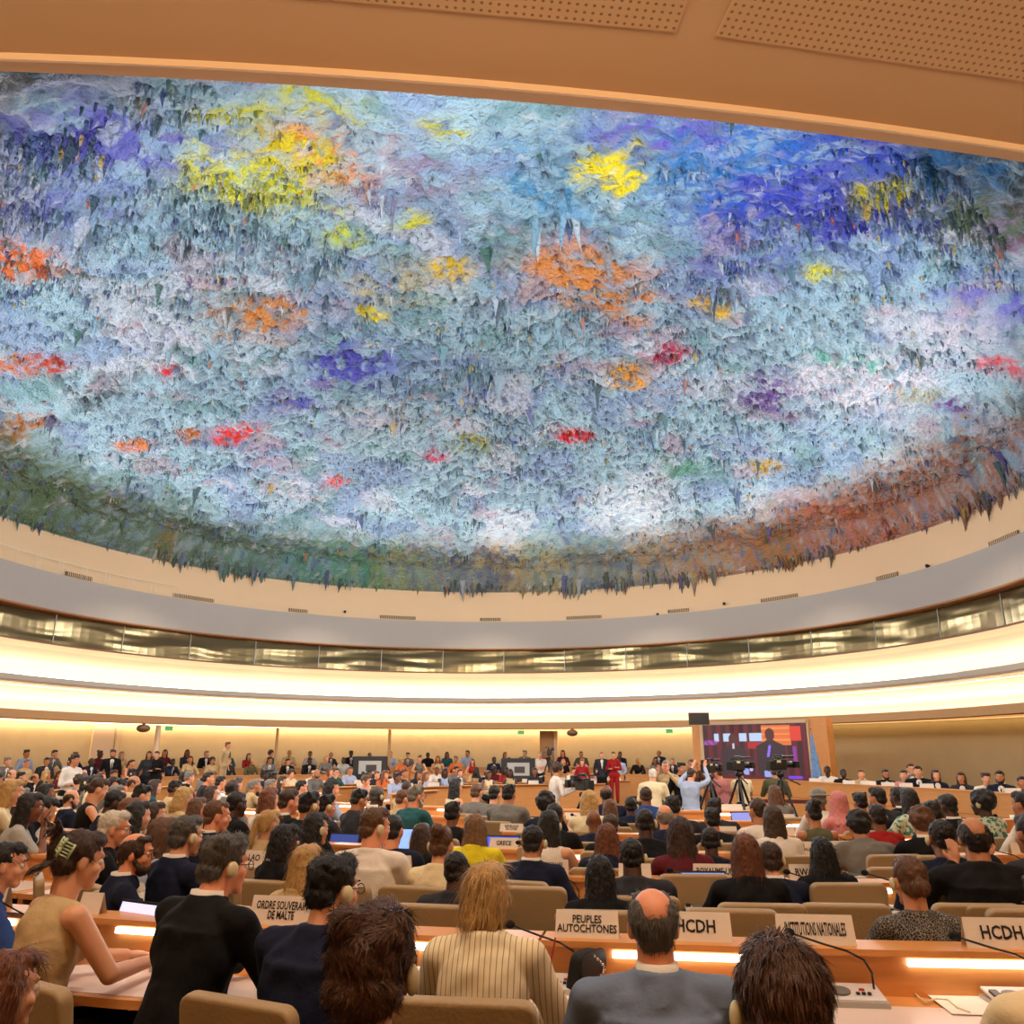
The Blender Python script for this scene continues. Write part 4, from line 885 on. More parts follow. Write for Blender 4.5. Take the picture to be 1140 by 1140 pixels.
P(792, 950, 5.7, 8, label='dark-skinned person with cream earpiece in navy suit left of the bob', hair=('crop', 'black', 300), top=('suit', 'navy'), ear='R', skin='dark', hp=12, **near)
P(1048, 930, 5.9, 6, label='person with shaved nape and white earpiece in navy jacket', build='L', hair=('crop', 'black', 300), top=('suit', 'navy'), ear='L', skin='brown', lean=14, **near)
big = P(1084, 933, 5.6, 10, label='broad balding person in black suit holding up a phone', build='L', pose='phone', hair=('patch', 'black', 500), top=('suit', 'black'), skin='tan', **near)
P(1146, 928, 6.0, -10, label='person with black hair at the right edge beside the broad suit', hair=('short', 'black'), top=('suit', 'charcoal'), skin='tan')
# fourth row
P(145, 903, 8.0, 50, label='person with straight reddish brown hair, back turned', build='F', hair=('verylong', 'auburn'), top=('shirt', 'black'), skin='fair')
P(154, 908, 7.4, 48, label='person with long black hair beside the reddish one', build='F', hair=('verylong', 'black'), top=('shirt', 'black'), skin='fair')
P(173, 906, 7.9, 60, label='person with wavy dark hair in grey printed blouse', build='F', hair=('long', 'dark brown'), top=('shirt', 'grey printed'), skin='fair', hy=10, face=True)
P(34, 898, 8.2, 62, label='person with long black hair and light blouse, hand at the chin', build='F', pose='chin', hair=('long', 'black'), top=('blouse', 'light grey'), glasses=True, skin='brown', face=True)
P(52, 892, 9.2, 65, label='person in black suit bending over the desk at left', lean=26, hp=25, hair=('short', 'black'), top=('suit', 'black'), collar='white', skin='fair')
P(14, 880, 9.6, 62, label='blonde person in cream top at the left edge', build='F', pose='chin', hair=('bob', 'blonde'), top=('shirt', 'cream'), skin='fair', face=True)
P(110, 878, 10.6, 62, label='person in sleeveless black top with black bag beside empty chairs', build='F', hair=('lowbun', 'dark brown'), top=('sleeveless', 'black'), skin='fair', hp=18, face=True)
P(128, 893, 9.0, 58, label='dark-skinned person in navy suit looking down, left', hair=('crop', 'black'), top=('suit', 'navy'), collar='white', skin='dark', hp=15)
P(158, 885, 10.5, 58, label='person in white suit with black hair looking right', hair=('full', 'black'), top=('suit', 'beige'), skin='fair', hp=15)
P(220, 900, 9.0, 50, label='person with brown hair behind the short brown-haired one', build='F', hair=('long', 'brown'), top=('shirt', 'purple'), skin='pink')
P(205, 888, 9.8, 50, label='blonde person looking down at a desk, left of centre', build='F', hair=('bob', 'blonde'), top=('shirt', 'beige'), skin='fair', hp=14)
P(264, 895, 8.4, 45, label='dark-haired person in black suit seen between two empty chairs', build='L', hair=('crop', 'black'), top=('suit', 'black'), skin='dark')
P(300, 890, 8.6, 40, label='person with long ginger hair in white top', build='F', hair=('verylong', 'auburn'), top=('shirt', 'white'), skin='fair')
P(322, 892, 8.4, 44, label='person with dark hair and white collar in black suit, profile', hair=('short', 'dark brown'), top=('suit', 'black'), collar='white', skin='pink', hy=12, face=True)
P(345, 896, 8.1, 44, label='person in black dress with blue scarf and earpiece', build='F', hair=('full', 'black'), top=('shirt', 'black'), ear='R', skin='tan')
P(364, 897, 7.9, 42, label='person with black hair and earpiece looking right in dark suit', hair=('full', 'black'), top=('suit', 'charcoal'), ear='R', skin='pink', hy=16, face=True)
P(400, 890, 9.6, 44, label='person with short black hair in grey suit by a small plate', hair=('full', 'black'), top=('suit', 'charcoal'), skin='tan', hp=14, hy=10, face=True)
P(420, 886, 10.2, 42, label='dark-skinned person with headphones in slate shirt, back half turned', build='L', hair=('crop', 'dark grey'), top=('shirt', 'charcoal'), collar='white', ear='R', skin='dark')
P(449, 889, 10.4, 46, label='person in beige shirt beside the bearded one', hair=('short', 'brown'), top=('shirt', 'beige'), skin='pink', hy=8)
P(464, 886, 9.7, 44, label='bearded person with grey hair and glasses in dark sweater', build='L', hair=('full', 'grey'), top=('shirt', 'teal'), beard='white', glasses=True, skin='pink', hy=14, face=True)
P(504, 905, 8.2, 18, label='person with short black hair and round shoulders, black dress', build='F', hair=('full', 'black'), top=('blouse', 'black'), skin='brown')
P(531, 882, 11.5, 30, label='person in light grey sweater with brown hair, centre', hair=('short', 'brown'), top=('shirt', 'grey'), skin='fair')
P(551, 884, 11.3, 28, label='person in mid grey sweater with black hair, centre', hair=('short', 'black'), top=('shirt', 'grey'), skin='fair')
P(567, 884, 10.2, 26, label='broad person in grey suit left of the middle aisle', build='L', hair=('full', 'black'), top=('suit', 'grey'), skin='tan')
P(618, 908, 7.5, 18, label='person with black hair and earpiece in black suit right of middle aisle', hair=('crop', 'black'), top=('suit', 'black'), collar='white', ear='R', skin='brown')
P(608, 895, 8.8, 16, label='person with bushy black hair in navy top', build='F', hair=('curly', 'black'), top=('shirt', 'navy'), skin='brown')
P(656, 893, 9.0, 8, label='person with wavy blonde bob in cream jacket', build='F', hair=('bob', 'blonde'), top=('suit', 'cream'), skin='fair', hairscale=1.12)
P(661, 914, 7.7, 8, label='bald dark-skinned person in navy suit', hair=('bald', 'black'), top=('suit', 'navy'), skin='brown')
P(675, 884, 10.6, 6, label='dark-skinned balding person in blue suit, further back', hair=('fringe', 'black'), top=('suit', 'navy'), skin='brown', build='L')
P(679, 900, 9.0, 6, label='person with long straight brown hair behind the bald one', build='F', hair=('verylong', 'brown'), top=('shirt', 'black'), skin='fair')
P(680, 920, 7.2, 10, label='person with short dark hair below the long brown hair', hair=('short', 'dark brown'), top=('suit', 'black'), skin='fair')
P(702, 897, 9.2, 4, label='dark-skinned person with short hair in navy suit, centre right', hair=('crop', 'black'), top=('suit', 'navy'), ear='R', skin='dark')
P(718, 916, 7.0, 4, label='broad person with black hair in black jacket, centre right', build='L', hair=('crop', 'black'), top=('suit', 'black'), ear='R', skin='dark', hp=8)
P(719, 886, 10.6, 0, label='person in blue suit in front of the white-haired photographer', build='L', hair=('crop', 'dark brown'), top=('suit', 'blue'), skin='brown')
P(740, 909, 7.8, 2, label='balding person in blue suit, centre right', hair=('fringe', 'grey'), top=('suit', 'navy'), skin='pink')
P(749, 898, 8.8, 0, label='person with black hair in charcoal suit beside the balding one', hair=('full', 'black'), top=('suit', 'charcoal'), skin='tan', build='L')
P(795, 900, 9.2, -2, label='person in grey suit under the tripods', hair=('full', 'black'), top=('suit', 'charcoal'), skin='tan', build='L')
P(793, 912, 7.8, 2, label='person with black hair in black suit left of the open laptop', build='L', hair=('full', 'black'), top=('suit', 'black'), skin='tan')
press_shirt = P(843, 902, 8.2, -12, label='person in white lettered T-shirt typing on a laptop', hair=('crop', 'dark brown'), top=('blouse', 'white'), skin='tan', hy=-8)
P(860, 912, 7.2, -6, label='person with straight brown hair in white top', build='F', hair=('long', 'dark brown'), top=('shirt', 'white'), skin='fair')
P(862, 884, 11.3, -8, label='person with long wavy brown hair under the right tripod', build='F', hair=('verylong', 'brown'), top=('shirt', 'grey'), skin='fair')
P(905, 905, 8.4, -6, label='person with black bun and bare shoulders in grey halter top', build='F', hair=('bun', 'black'), top=('sleeveless', 'olive'), skin='tan')
P(911, 890, 10.2, -10, label='person wearing a grey hat and white shirt', hair=('hat', 'grey'), top=('shirt', 'white'), skin='brown')
P(933, 893, 9.6, -12, label='person in pink headscarf', build='F', hair=('headscarf', 'pink'), top=('shirt', 'pink'), skin='tan')
P(954, 914, 7.6, -6, label='broad person in grey jacket with dark cap of hair', build='L', lean=20, hair=('curly', 'black'), top=('suit', 'grey'), skin='tan')
P(957, 893, 10.2, -10, label='person with black hair left of the reclining dark suit', hair=('full', 'black'), top=('suit', 'black'), skin='tan')
P(976, 888, 10.0, -14, label='person in charcoal suit leaning sideways, dark hair', build='L', hair=('short', 'black'), top=('suit', 'charcoal'), skin='tan', hy=-20)
P(976, 909, 8.2, -8, label='person in red top with dark hair', build='F', hair=('short', 'black'), top=('shirt', 'red'), ear='R', skin='brown')
P(999, 887, 10.0, -14, label='dark-skinned person in black with white lapel', hair=('crop', 'black'), top=('suit', 'black'), collar='white', skin='dark', hy=-20)
P(1011, 890, 9.6, -16, label='person with long black hair and green printed dress', build='F', hair=('verylong', 'black'), top=('shirt', 'green printed'), skin='dark')
P(1025, 915, 7.6, 4, label='person with curly brown hair in black suit, right', hair=('curly', 'brown'), top=('suit', 'black'), collar='white', skin='fair')
P(1037, 906, 8.4, -10, label='person with black hair looking down in dark suit, right', hair=('full', 'black'), top=('suit', 'charcoal'), skin='fair', hp=20)
P(1054, 897, 9.4, -20, label='dark-skinned person in black suit leaning back, right', hair=('crop', 'black'), top=('suit', 'black'), collar='white', skin='dark', hy=-14)
P(1092, 894, 9.2, -22, label='person with round afro and earpiece in green printed shirt', build='F', hair=('afro', 'black'), top=('shirt', 'green printed'), ear='L', skin='dark', hy=-20)
P(1138, 895, 9.0, -30, label='person with short dark hair at right edge, far desk', hair=('short', 'black'), top=('shirt', 'white'), skin='tan')
# standing people
def ST(u, v, d, ang, **kw):
    p = at_dist(u, v, d); z0 = kw.pop('z', 0); s = min(1.12, max(.88, (p.z - z0) / 1.635)); person(p.x, p.y, ang, scale=s, hv=True, z=z0, **kw)
ST(727, 862, 14.5, 20, pose='operate', lean=14, build='L', hair=('short', 'white'), top=('shirt', 'cream'), skin='pink', legs='beige', label='white-haired person in cream shirt with camera strap, standing among the press')
ST(741, 852, 16.0, -150, pose='film', hair=('crop', 'grey'), top=('shirt', 'beige'), skin='pink', legs='olive', label='photographer in beige shirt looking through a camera')
ST(759, 854, 16.0, 160, pose='stand', hair=('full', 'black'), top=('suit', 'black'), collar='pink', skin='tan', label='person with dark hair standing left of the blue shirt')
ST(770, 864, 14.6, 40, pose='up', build='L', hair=('crop', 'dark brown'), top=('shirt', 'pale blue'), skin='pink', legs='charcoal', label='person in pale blue shirt raising a phone with both arms')
ST(770, 850, 17.5, 180, pose='film', hair=('crop', 'dark brown'), top=('shirt', 'brown'), skin='tan', label='camera person behind the raised phone')
ST(800, 862, 16.0, -30, pose='film', hair=('short', 'brown'), top=('shirt', 'pink'), skin='pink', label='person in pink shirt between the tripods')
ST(823, 860, 16.4, -20, pose='operate', hair=('hat', 'black'), top=('blouse', 'cream'), skin='tan', label='person in black cap and cream T-shirt behind the middle tripod')
ST(622, 855, 15.5, 80, pose='operate', build='M', hair=('curly', 'dark brown'), top=('polo', 'white'), skin='tan', legs='beige', label='camera operator in white polo shirt at the studio camera')
ST(862, 858, 16.5, 10, pose='operate', hair=('short', 'dark brown'), top=('shirt', 'olive'), skin='tan', legs='olive', label='person crouching behind the right tripod')
ST(84, 845, 20.0, 110, pose='cross', hair=('full', 'black'), top=('shirt', 'white'), skin='tan', z=0, label='person in white shirt standing by the left wall')
ST(126, 838, 24.5, 150, pose='stand', hair=('full', 'dark brown'), top=('suit', 'black'), collar='white', tie='navy', beard='dark brown', skin='tan', z=PLZ, label='bearded person in black suit and tie standing by the left pillar')
ST(254, 829, 29.5, 100, pose='stand', hair=('full', 'brown'), top=('shirt', 'beige'), skin='pink', z=.55, legs='beige', label='person in pale clothes standing tall against the far wall')
ST(601, 845, 28.0, 180, pose='cross', hair=('crop', 'grey'), top=('blouse', 'white'), skin='fair', z=PLZ, label='person in white T-shirt with folded arms by the far tripod')
ST(648, 848, 27.0, 180, pose='stand', build='F', hair=('long', 'red'), top=('shirt', 'red'), skin='fair', z=0.1, label='red-haired person standing behind the studio camera')
ST(670, 846, 27.0, 180, pose='stand', hair=('short', 'grey'), top=('suit', 'charcoal'), collar='white', skin='pink', z=PLZ, label='grey-haired person in grey suit standing beside the red dress')
ST(683, 847, 27.0, 190, pose='cross', build='F', hair=('ponytail', 'dark brown'), top=('shirt', 'red'), legs='red', skin='fair', z=PLZ, label='person in red dress standing against the far wall')
ST(166, 842, 25.5, 150, pose='stand', build='F', hair=('long', 'black'), top=('shirt', 'charcoal'), skin='tan', z=PLZ, label='dark-haired person standing at left of a trio by the pole')
ST(174, 844, 25.5, 175, pose='cross', build='F', hair=('short', 'black'), top=('shirt', 'black'), skin='fair', z=PLZ, label='dark-haired person standing at right of the trio by the pole')
ST(171, 849, 26.5, 160, pose='stand', build='F', hair=('bob', 'dark brown'), top=('shirt', 'maroon'), skin='fair', z=.15, label='dark-haired person in the middle of the trio by the pole')
# ------------------------------------------------------------------ clip, pen and other small parts worn or held
HM = {}
MG_ = mat('pale_green_plastic', S(198, 214, 168), .35)
o = [c for c in clipw.children if c.name.startswith('hair') and 'body' not in c.name][0]
b = MB()
for k in range(5): b.tube([(-.035, -.15, .085 - k * .014), (0, -.172, .085 - k * .014), (.035, -.15, .085 - k * .014)], .004, 6)
b.tube([(0, -.174, .10), (0, -.178, .06), (0, -.174, .015)], .006, 6); b.tube([(-.036, -.15, .09), (-.036, -.15, .025)], .005, 6); b.tube([(.036, -.15, .09), (.036, -.15, .025)], .005, 6)
cl = b.build('hair_clip', MG_, clipw, True); cl.matrix_basis = o.matrix_basis @ Matrix.Rotation(R(38), 4, 'Z') @ Matrix.Rotation(R(20), 4, 'Y'); cl['label'] = 'pale green claw clip'
me = text_mesh('VIO-PRESS', .085, .75); me.materials.clear(); me.materials.append(mat('shirt_print', S(90, 90, 130), .8)); link('lettering', me, press_shirt, (0, -.168, .93), (R(84), 0, 0))


# ------------------------------------------------------------------ crowd in the far rows: each person an object of its own
rc = random.Random(42)
HW = {'short': 'short', 'full': 'thick', 'crop': 'cropped', 'long': 'long', 'bob': 'chin-length', 'verylong': 'very long', 'bun': 'bunned', 'curly': 'curly', 'ponytail': 'tied-back', 'fringe': 'thinning', 'headscarf': '', 'lowbun': 'pinned-up'}
TW = {'suit': 'suit', 'shirt': 'shirt', 'blouse': 'blouse', 'sleeveless': 'sleeveless top', 'polo': 'polo shirt'}
ORD = 'first second third fourth fifth sixth seventh eighth ninth tenth eleventh twelfth thirteenth fourteenth fifteenth sixteenth seventeenth eighteenth nineteenth twentieth'.split()
def ordw(n):
    if n < 20: return ORD[n]
    return ['twenty', 'thirty', 'forty', 'fifty'][(n + 1) // 10 - 2] + '-' + ORD[(n + 1) % 10 - 1] if (n + 1) % 10 else ['twentieth', 'thirtieth', 'fortieth', 'fiftieth'][(n + 1) // 10 - 2]
VAR = [('desk', 8, 0), ('desk', 8, 24), ('desk', 8, -24), ('lap', 2, 0), ('lap', 2, 20), ('chin', 12, 12), ('desk', 16, -10), ('type', 12, 0)]
def crowd(x, y, ang, z, where, n, group):
    if any((x - a) ** 2 + (y - b_) ** 2 < .24 for a, b_ in POS): return False
    if abs(x / max(y, .1)) > .63: return False
    F_ = rc.random() < .5; pose, lean, hy = rc.choice(VAR)
    skin = rc.choice(['fair', 'fair', 'pink', 'tan', 'tan', 'brown', 'dark'])
    dark = skin in ('brown', 'dark')
    hk = rc.choice(['long', 'bob', 'verylong', 'long', 'bun', 'ponytail', 'curly', 'lowbun'] + (['headscarf'] if rc.random() < .3 else [])) if F_ else rc.choice(['short', 'full', 'crop', 'short', 'full', 'fringe'])
    hc = 'black' if dark else rc.choice(['black', 'black', 'dark brown', 'dark brown', 'brown', 'blonde', 'grey', 'auburn'] if F_ else ['black', 'black', 'dark brown', 'brown', 'grey', 'dark grey'])
    if hk == 'headscarf': hc = rc.choice(['white', 'teal', 'beige', 'black'])
    if F_: tk, tc = rc.choice(['shirt', 'blouse', 'suit', 'sleeveless', 'shirt']), rc.choice(['white', 'cream', 'black', 'pink', 'pale blue', 'beige', 'charcoal', 'maroon', 'teal', 'grey', 'red', 'light grey', 'orange'])
    else: tk, tc = rc.choice(['suit', 'suit', 'suit', 'shirt', 'polo']), None
    if not tc: tc = rc.choice(['navy', 'black', 'charcoal', 'navy', 'grey']) if tk == 'suit' else rc.choice(['white', 'pale blue', 'white', 'beige', 'grey', 'olive'])
    hairw = ('%s headscarf' % hc) if hk == 'headscarf' else ('%s %s hair' % (HW[hk], hc))
    lab = 'person, %s, %s %s, %s from right in %s' % (hairw, tc, TW[tk], ordw(n), where)
    person(x + rc.uniform(-.05, .05), y + rc.uniform(-.05, .05), ang + rc.uniform(-14, 14), pose, lean, hy, rc.choice([0, 4]), 'F' if F_ else 'M', skin, (hk, hc), (tk, tc), collar='white' if tk == 'suit' and not F_ else None,
           tie=rc.choice(['navy', 'maroon', 'grey', None]) if tk == 'suit' and not F_ else None, ear=rc.choice([None, None, 'R', 'L']), glasses=rc.random() < .15, beard='dark brown' if (not F_ and rc.random() < .2 and not dark) else None, scale=rc.uniform(.95, 1.05), z=z, label=lab, group=group)
    return True
ROWN = {3: 'fourth row', 4: 'fifth row', 5: 'sixth row'}
def fill(cen, r, a0, a1, z, where, group, step=.68, skip=.07, towards=None):
    n = int(R(abs(a1 - a0)) * r / step); k = 0
    for i in range(n):
        a = a0 + (a1 - a0) * (i + .5) / n; x, y = polar(cen, r, a)
        if rc.random() < skip: continue
        tg = towards or cen
        if NPEOPLE[0] < 287 and crowd(x, y, heading(tg, x, y), z, where, k, group): k += 1
GP = 'people in the far rows'
fill(CF, 8.95, 96.5, 121.5, 0, 'first press-side row', GP); fill(CF, 8.95, 126.5, 149.5, 0, 'first far-left row', GP)
fill(CF, 10.65, 92.5, 121.5, 0, 'second press-side row', GP); fill(CF, 10.65, 126.5, 149.5, 0, 'second far-left row', GP)
fill(CF, 12.35, 88.5, 121.5, 0, 'third press-side row', GP); fill(CF, 12.35, 126.5, 149.5, 0, 'third far-left row', GP)
fill(CF, 7.25, 152, 170, 0, 'innermost far row', GP)
TG = Vector((7, 22))
fill(CN, 10.25, 216, 201, 0, 'innermost left row', GP, towards=TG)
fill(CN, 11.95, 238, 201, 0, 'left row six', GP, towards=TG)
fill(CN, 14.0, 238.5, 202, 0, 'left row five', GP, towards=TG); fill(CN, 14.0, 196, 179, 0, 'upper left row five', GP, towards=TG)
fill(CN, 15.95, 239, 205, 0, 'left row four', GP, towards=TG); fill(CN, 15.95, 199, 176, 0, 'upper left row four', GP, towards=TG)
fill(CN, 14.0, 250.5, 242.5, 0, 'middle row five', GP, towards=TG); fill(CN, 11.95, 250, 241.5, 0, 'middle row six', GP, towards=TG)
fill(RC, 13.5, 58, 190, PLZ, 'lower public row', 'people on the public benches', step=.70, skip=.10)
fill(RC, 14.95, 62, 185, PLZ + .22, 'upper public row', 'people on the public benches', step=.78, skip=.15)
# empty chairs left over at the near rows
def empties(k, a0, a1, where):
    r = ROWR[k] + .92; n = int(R(a1 - a0) * r / .74); j = 0
    for i in range(n):
        a = a0 + (a1 - a0) * (i + .5) / n; x, y = polar(CN, r, a)
        if any((x - p) ** 2 + (y - q) ** 2 < .42 for p, q in POS) or abs(x / y) > .7: continue
        chair(x, y, heading(CN, x, y), 'empty tan leather chair, %s from left, %s' % (ordw(j), where)); j += 1
for u, v, lab in ((185, 978, 'behind the clip-haired person'), (305, 985, 'just above the ORDRE SOUVERAIN plate'), (598, 992, 'left of the PEUPLES AUTOCHTONES plate'), (825, 1018, 'right of the left HCDH plate'), (950, 1012, 'left of the speckled top'), (1096, 1012, 'right of the speckled top'), (1158, 1018, 'behind the right HCDH plate')):
    p = hit(u, v, .95); chair(p.x, p.y + .33, heading(CN, p.x, p.y), 'empty tan leather chair in second row, ' + lab)
empties(2, 256, 278, 'third row right'); empties(2, 245, 252, 'third row middle'); empties(3, 256, 281, 'fourth row right'); empties(3, 243.5, 251.5, 'fourth row middle')
empties(2, 228, 241, 'third row left')
p = hit(1012, 1133, .97); chair(p.x, p.y + .2, 4, 'empty tan leather chair in the front row at bottom right')
p = hit(310, 1122, .97); chair(p.x, p.y + .2, 22, 'tan leather chair at the bottom, between the two dark suits') if False else None

# ------------------------------------------------------------------ podium with its people
pp = [hit(u, v, 1.05) for u, v in ((790, 866.5), (870, 868), (950, 873), (1050, 878), (1140, 884), (1230, 889))]
pod = empty('podium', (pp[2].x, pp[2].y, 0)); tag(pod, 'long curved wooden podium running to the right edge', 'podium')
def off(pts, d):
    out = []
    for i, q in enumerate(pts):
        a = pts[max(0, i - 1)]; c_ = pts[min(len(pts) - 1, i + 1)]; t_ = Vector((c_.x - a.x, c_.y - a.y)).normalized(); out.append((q.x + d * -t_.y, q.y + d * t_.x))
    return out
fine = []
for i in range(len(pp) - 1):
    for k in range(6): fine.append(pp[i].lerp(pp[i + 1], k / 6))
fine.append(pp[-1])
def strip(d0, d1, z0, z1, name, m):
    P_ = off(fine, d0) + off(fine, d1)[::-1]; P_ = [(x - pod.location.x, y - pod.location.y) for x, y in P_]; MB().prism(P_, z0, z1).build(name, m, pod)
sgn = 1
strip(0, .05, 0, 1.02, 'front_panel', M_WOOD); strip(-.02, .14, 1.02, 1.05, 'ledge', M_WOOD); strip(.05, .75, .74, .77, 'desktop', M_WOOD)
strip(-.012, .0, .60, .615, 'groove', M_WOODD)
for i, (u, v, hair, skin, top, lb, bd) in enumerate([
    (921, 858, ('crop', 'black'), 'dark', ('shirt', 'white'), 'dark-skinned person in white shirt behind the podium, next to the flag', 'M'),
    (939, 861, ('crop', 'black'), 'dark', ('suit', 'black'), 'dark-skinned person in black suit behind the podium', 'M'),
    (959, 862, ('lowbun', 'auburn'), 'fair', ('suit', 'beige'), 'auburn-haired person in beige jacket behind the podium', 'F'),
    (986, 862, ('short', 'black'), 'tan', ('suit', 'black'), 'bearded person with glasses in black suit behind the podium', 'M'),
    (1006, 863, ('ponytail', 'dark brown'), 'fair', ('blouse', 'pink'), 'dark-haired person in pink top behind the podium', 'F'),
    (1014, 856, ('short', 'dark brown'), 'fair', ('suit', 'grey'), 'person with glasses in grey suit behind the central podium seats', 'M'),
    (1022, 859, ('short', 'black'), 'fair', ('suit', 'black'), 'person in black suit and white shirt presiding at the podium', 'L'),
    (1042, 863, ('long', 'dark brown'), 'fair', ('suit', 'navy'), 'long-haired person in navy jacket behind the podium', 'F'),
    (1070, 866, ('long', 'dark brown'), 'tan', ('suit', 'charcoal'), 'long-haired person in charcoal jacket turned sideways at the podium', 'F'),
    (1098, 867, ('full', 'dark brown'), 'fair', ('shirt', 'white'), 'person with thick dark hair in white shirt at the podium', 'M'),
    (1113, 865, ('short', 'black'), 'tan', ('suit', 'navy'), 'bearded person in navy suit and pale shirt behind the podium', 'M'),
    (1138, 871, ('short', 'black'), 'tan', ('suit', 'black'), 'person in black suit at the right end of the podium', 'M')]):
    # podium edge at this column, then further back
    r_ = ray(u, v); k = min(range(len(fine)), key=lambda q: abs(fine[q].x / fine[q].y - r_.x / r_.y)); dd = math.hypot(fine[k].x, fine[k].y) + (.75 if i != 5 else 1.5)
    q = at_dist(u, v, dd); s = min(1.12, max(.95, q.z / 1.235)); 
    person(q.x, q.y, 180 + math.degrees(math.atan2(q.x, q.y)) + (-18 if i % 2 else 8), 'desk', 6, 0, 2, bd, skin, hair, top, collar='white' if top[0] == 'suit' else None, tie='navy' if i in (6, 10) else None, glasses=i in (3, 5), beard='black' if i in (3, 10) else None, scale=s, z=max(0, q.z - 1.235 * s), hv=True, label=lb)
for i, (u, w_) in enumerate(((907, .3), (945, .3), (968, .3), (988, .3), (1008, .3), (1031, .3), (1126, .2))):
    r_ = ray(u, 870); k = min(range(len(fine)), key=lambda q: abs(fine[q].x / fine[q].y - r_.x / r_.y)); q = fine[k]; dd = math.hypot(q.x, q.y) + .06; s_ = r_.xy.normalized()
    plate(s_.x * dd, s_.y * dd, 1.05, math.degrees(math.atan2(s_.x, s_.y)), '', 'small white nameplate on the podium, ' + ['beside the flag', 'before the dark-skinned person in black', 'before the beige jacket', 'before the bearded one with glasses', 'before the pink top', 'before the presiding person', 'near its right end'][i], w=.28, h=.085, group='nameplates on the podium')

# ------------------------------------------------------------------ big screen in its wooden frame, flag
TLc, TRc = at_y(783, 807, 27.6), at_y(897, 805, 25.4); zt = (TLc.z + TRc.z) / 2; zb = HC - .0277 * 26.4 * 1.0
ax = Vector((TRc.x - TLc.x, TRc.y - TLc.y)); Wd = ax.length; an = math.atan2(ax.y, ax.x); H_ = zt - zb
scr = empty('video_screen', (TLc.x, TLc.y, zb), an); tag(scr, 'large video screen in a wooden surround showing people in dark suits', 'screen')
fr = MB(); fr.box((-.08, .10, H_ / 2), (.12, .26, H_ + .16)); fr.box((Wd / 2, .10, H_ + .05), (Wd + .16, .26, .10)); fr.box((Wd + .04, .10, H_ / 2), (.05, .26, H_ + .16)); fr.box((Wd / 2, .2, H_ / 2), (Wd + .1, .06, H_))
fr.build('frame', mat('screen_frame', S(206, 178, 140), .5), scr)
MB().box((-.30, .20, H_ / 2 - .45), (.30, .30, H_ + 1.15)).build('left_surround', M_WOOD, scr); MB().box((Wd + .33, .30, H_ / 2 - .45), (.52, .5, H_ + 1.2)).build('right_surround', M_WOOD, scr); MB().box((Wd / 2, .25, -.5), (Wd, .3, .95)).build('base', M_WOOD, scr)
nx, ny = 150, 84
def screen_col(a, b_):                                # a: 0..1 across, b_: 0..1 up: curtains, windows and two seated figures
    c = (100, 16, 34) if int(a * 22) % 2 else (58, 12, 24)
    if b_ < .10: c = (86, 14, 34)
    if .70 < b_ < .84:
        for lo, hi in ((.11, .16), (.20, .28), (.36, .44), (.46, .62)):
            if lo < a < hi: c = (190, 214, 246)
    if .58 < a < .86 and .62 < b_ < .97: c = (232, 110, 60) if (int(b_ * 30) % 3) else (240, 150, 70)
    if .85 < a < .95 and .7 < b_ < .95: c = (226, 60, 44)
    if .44 < a < .6 and .56 < b_ < .68: c = (180, 30, 40)
    for cx, w_, hb in ((.30, .13, .78), (.66, .14, .86)):
        if abs(a - cx) < w_ * (1 if b_ < hb - .25 else max(0, (hb - .12 - b_) / .13)) and b_ > .12: c = (52, 32, 42)
        if math.hypot((a - cx) / .045, (b_ - hb + .05) / .11) < 1: c = (84, 34, 36)
    if abs(a - .30) < .012 and .56 < b_ < .66: c = (214, 210, 230)
    if abs(a - .64 - (b_ - .5) * .12) < .012 and .42 < b_ < .62: c = (150, 110, 250)
    if .86 < a < .9 and .3 < b_ < .6: c = (140, 50, 160)
    if .0 < a < .14 and .64 < b_ < .72 and int(a * 90 + b_ * 50) % 2: c = (190, 90, 210)
    if b_ < .22 and abs(b_ - (.24 - a * .18)) < .05 and a > .3: c = (150, 170, 236) if (.34 < a < .44 or .58 < a < .66) else c
    if .8 < a < .93 and .05 < b_ < .1: c = (120, 60, 230)
    if math.hypot((a - .46) / .02, (b_ - .25) / .08) < 1: c = (190, 190, 246)
    return S(*c)
vs = [(Wd * i / nx, -.035, H_ * j / ny) for j in range(ny + 1) for i in range(nx + 1)]; fs = [(j * (nx + 1) + i, j * (nx + 1) + i + 1, (j + 1) * (nx + 1) + i + 1, (j + 1) * (nx + 1) + i) for j in range(ny) for i in range(nx)]
MS = bpy.data.materials.new('screen_picture'); MS.use_nodes = True; nt = MS.node_tree; bs = nt.nodes['Principled BSDF']; at = nt.nodes.new('ShaderNodeAttribute'); at.attribute_name = 'picture'
bs.inputs['Base Color'].default_value = (.01, .01, .01, 1); bs.inputs['Roughness'].default_value = .4; nt.links.new(at.outputs['Color'], bs.inputs['Emission Color']); bs.inputs['Emission Strength'].default_value = 1.0
me = mesh_from('display', vs, fs, MS); ca = me.color_attributes.new('picture', 'FLOAT_COLOR', 'POINT')
ca.data.foreach_set('color', np.array([(*screen_col(i / nx, j / ny), 1) for j in range(ny + 1) for i in range(nx + 1)], dtype=np.float32).ravel()); link('display', me, scr)
q = at_y(908, 868, 24.6); fl = empty('flag', (q.x, q.y, .9)); tag(fl, 'furled light blue flag on a pole to the right of the screen', 'flag')
b = MB(); b.cone((0, 0, -.9), (0, 0, 1.55), .018); b.ball((0, 0, 1.57), .03); b.build('pole', M_WOODD, fl, True)
b = MB(); 
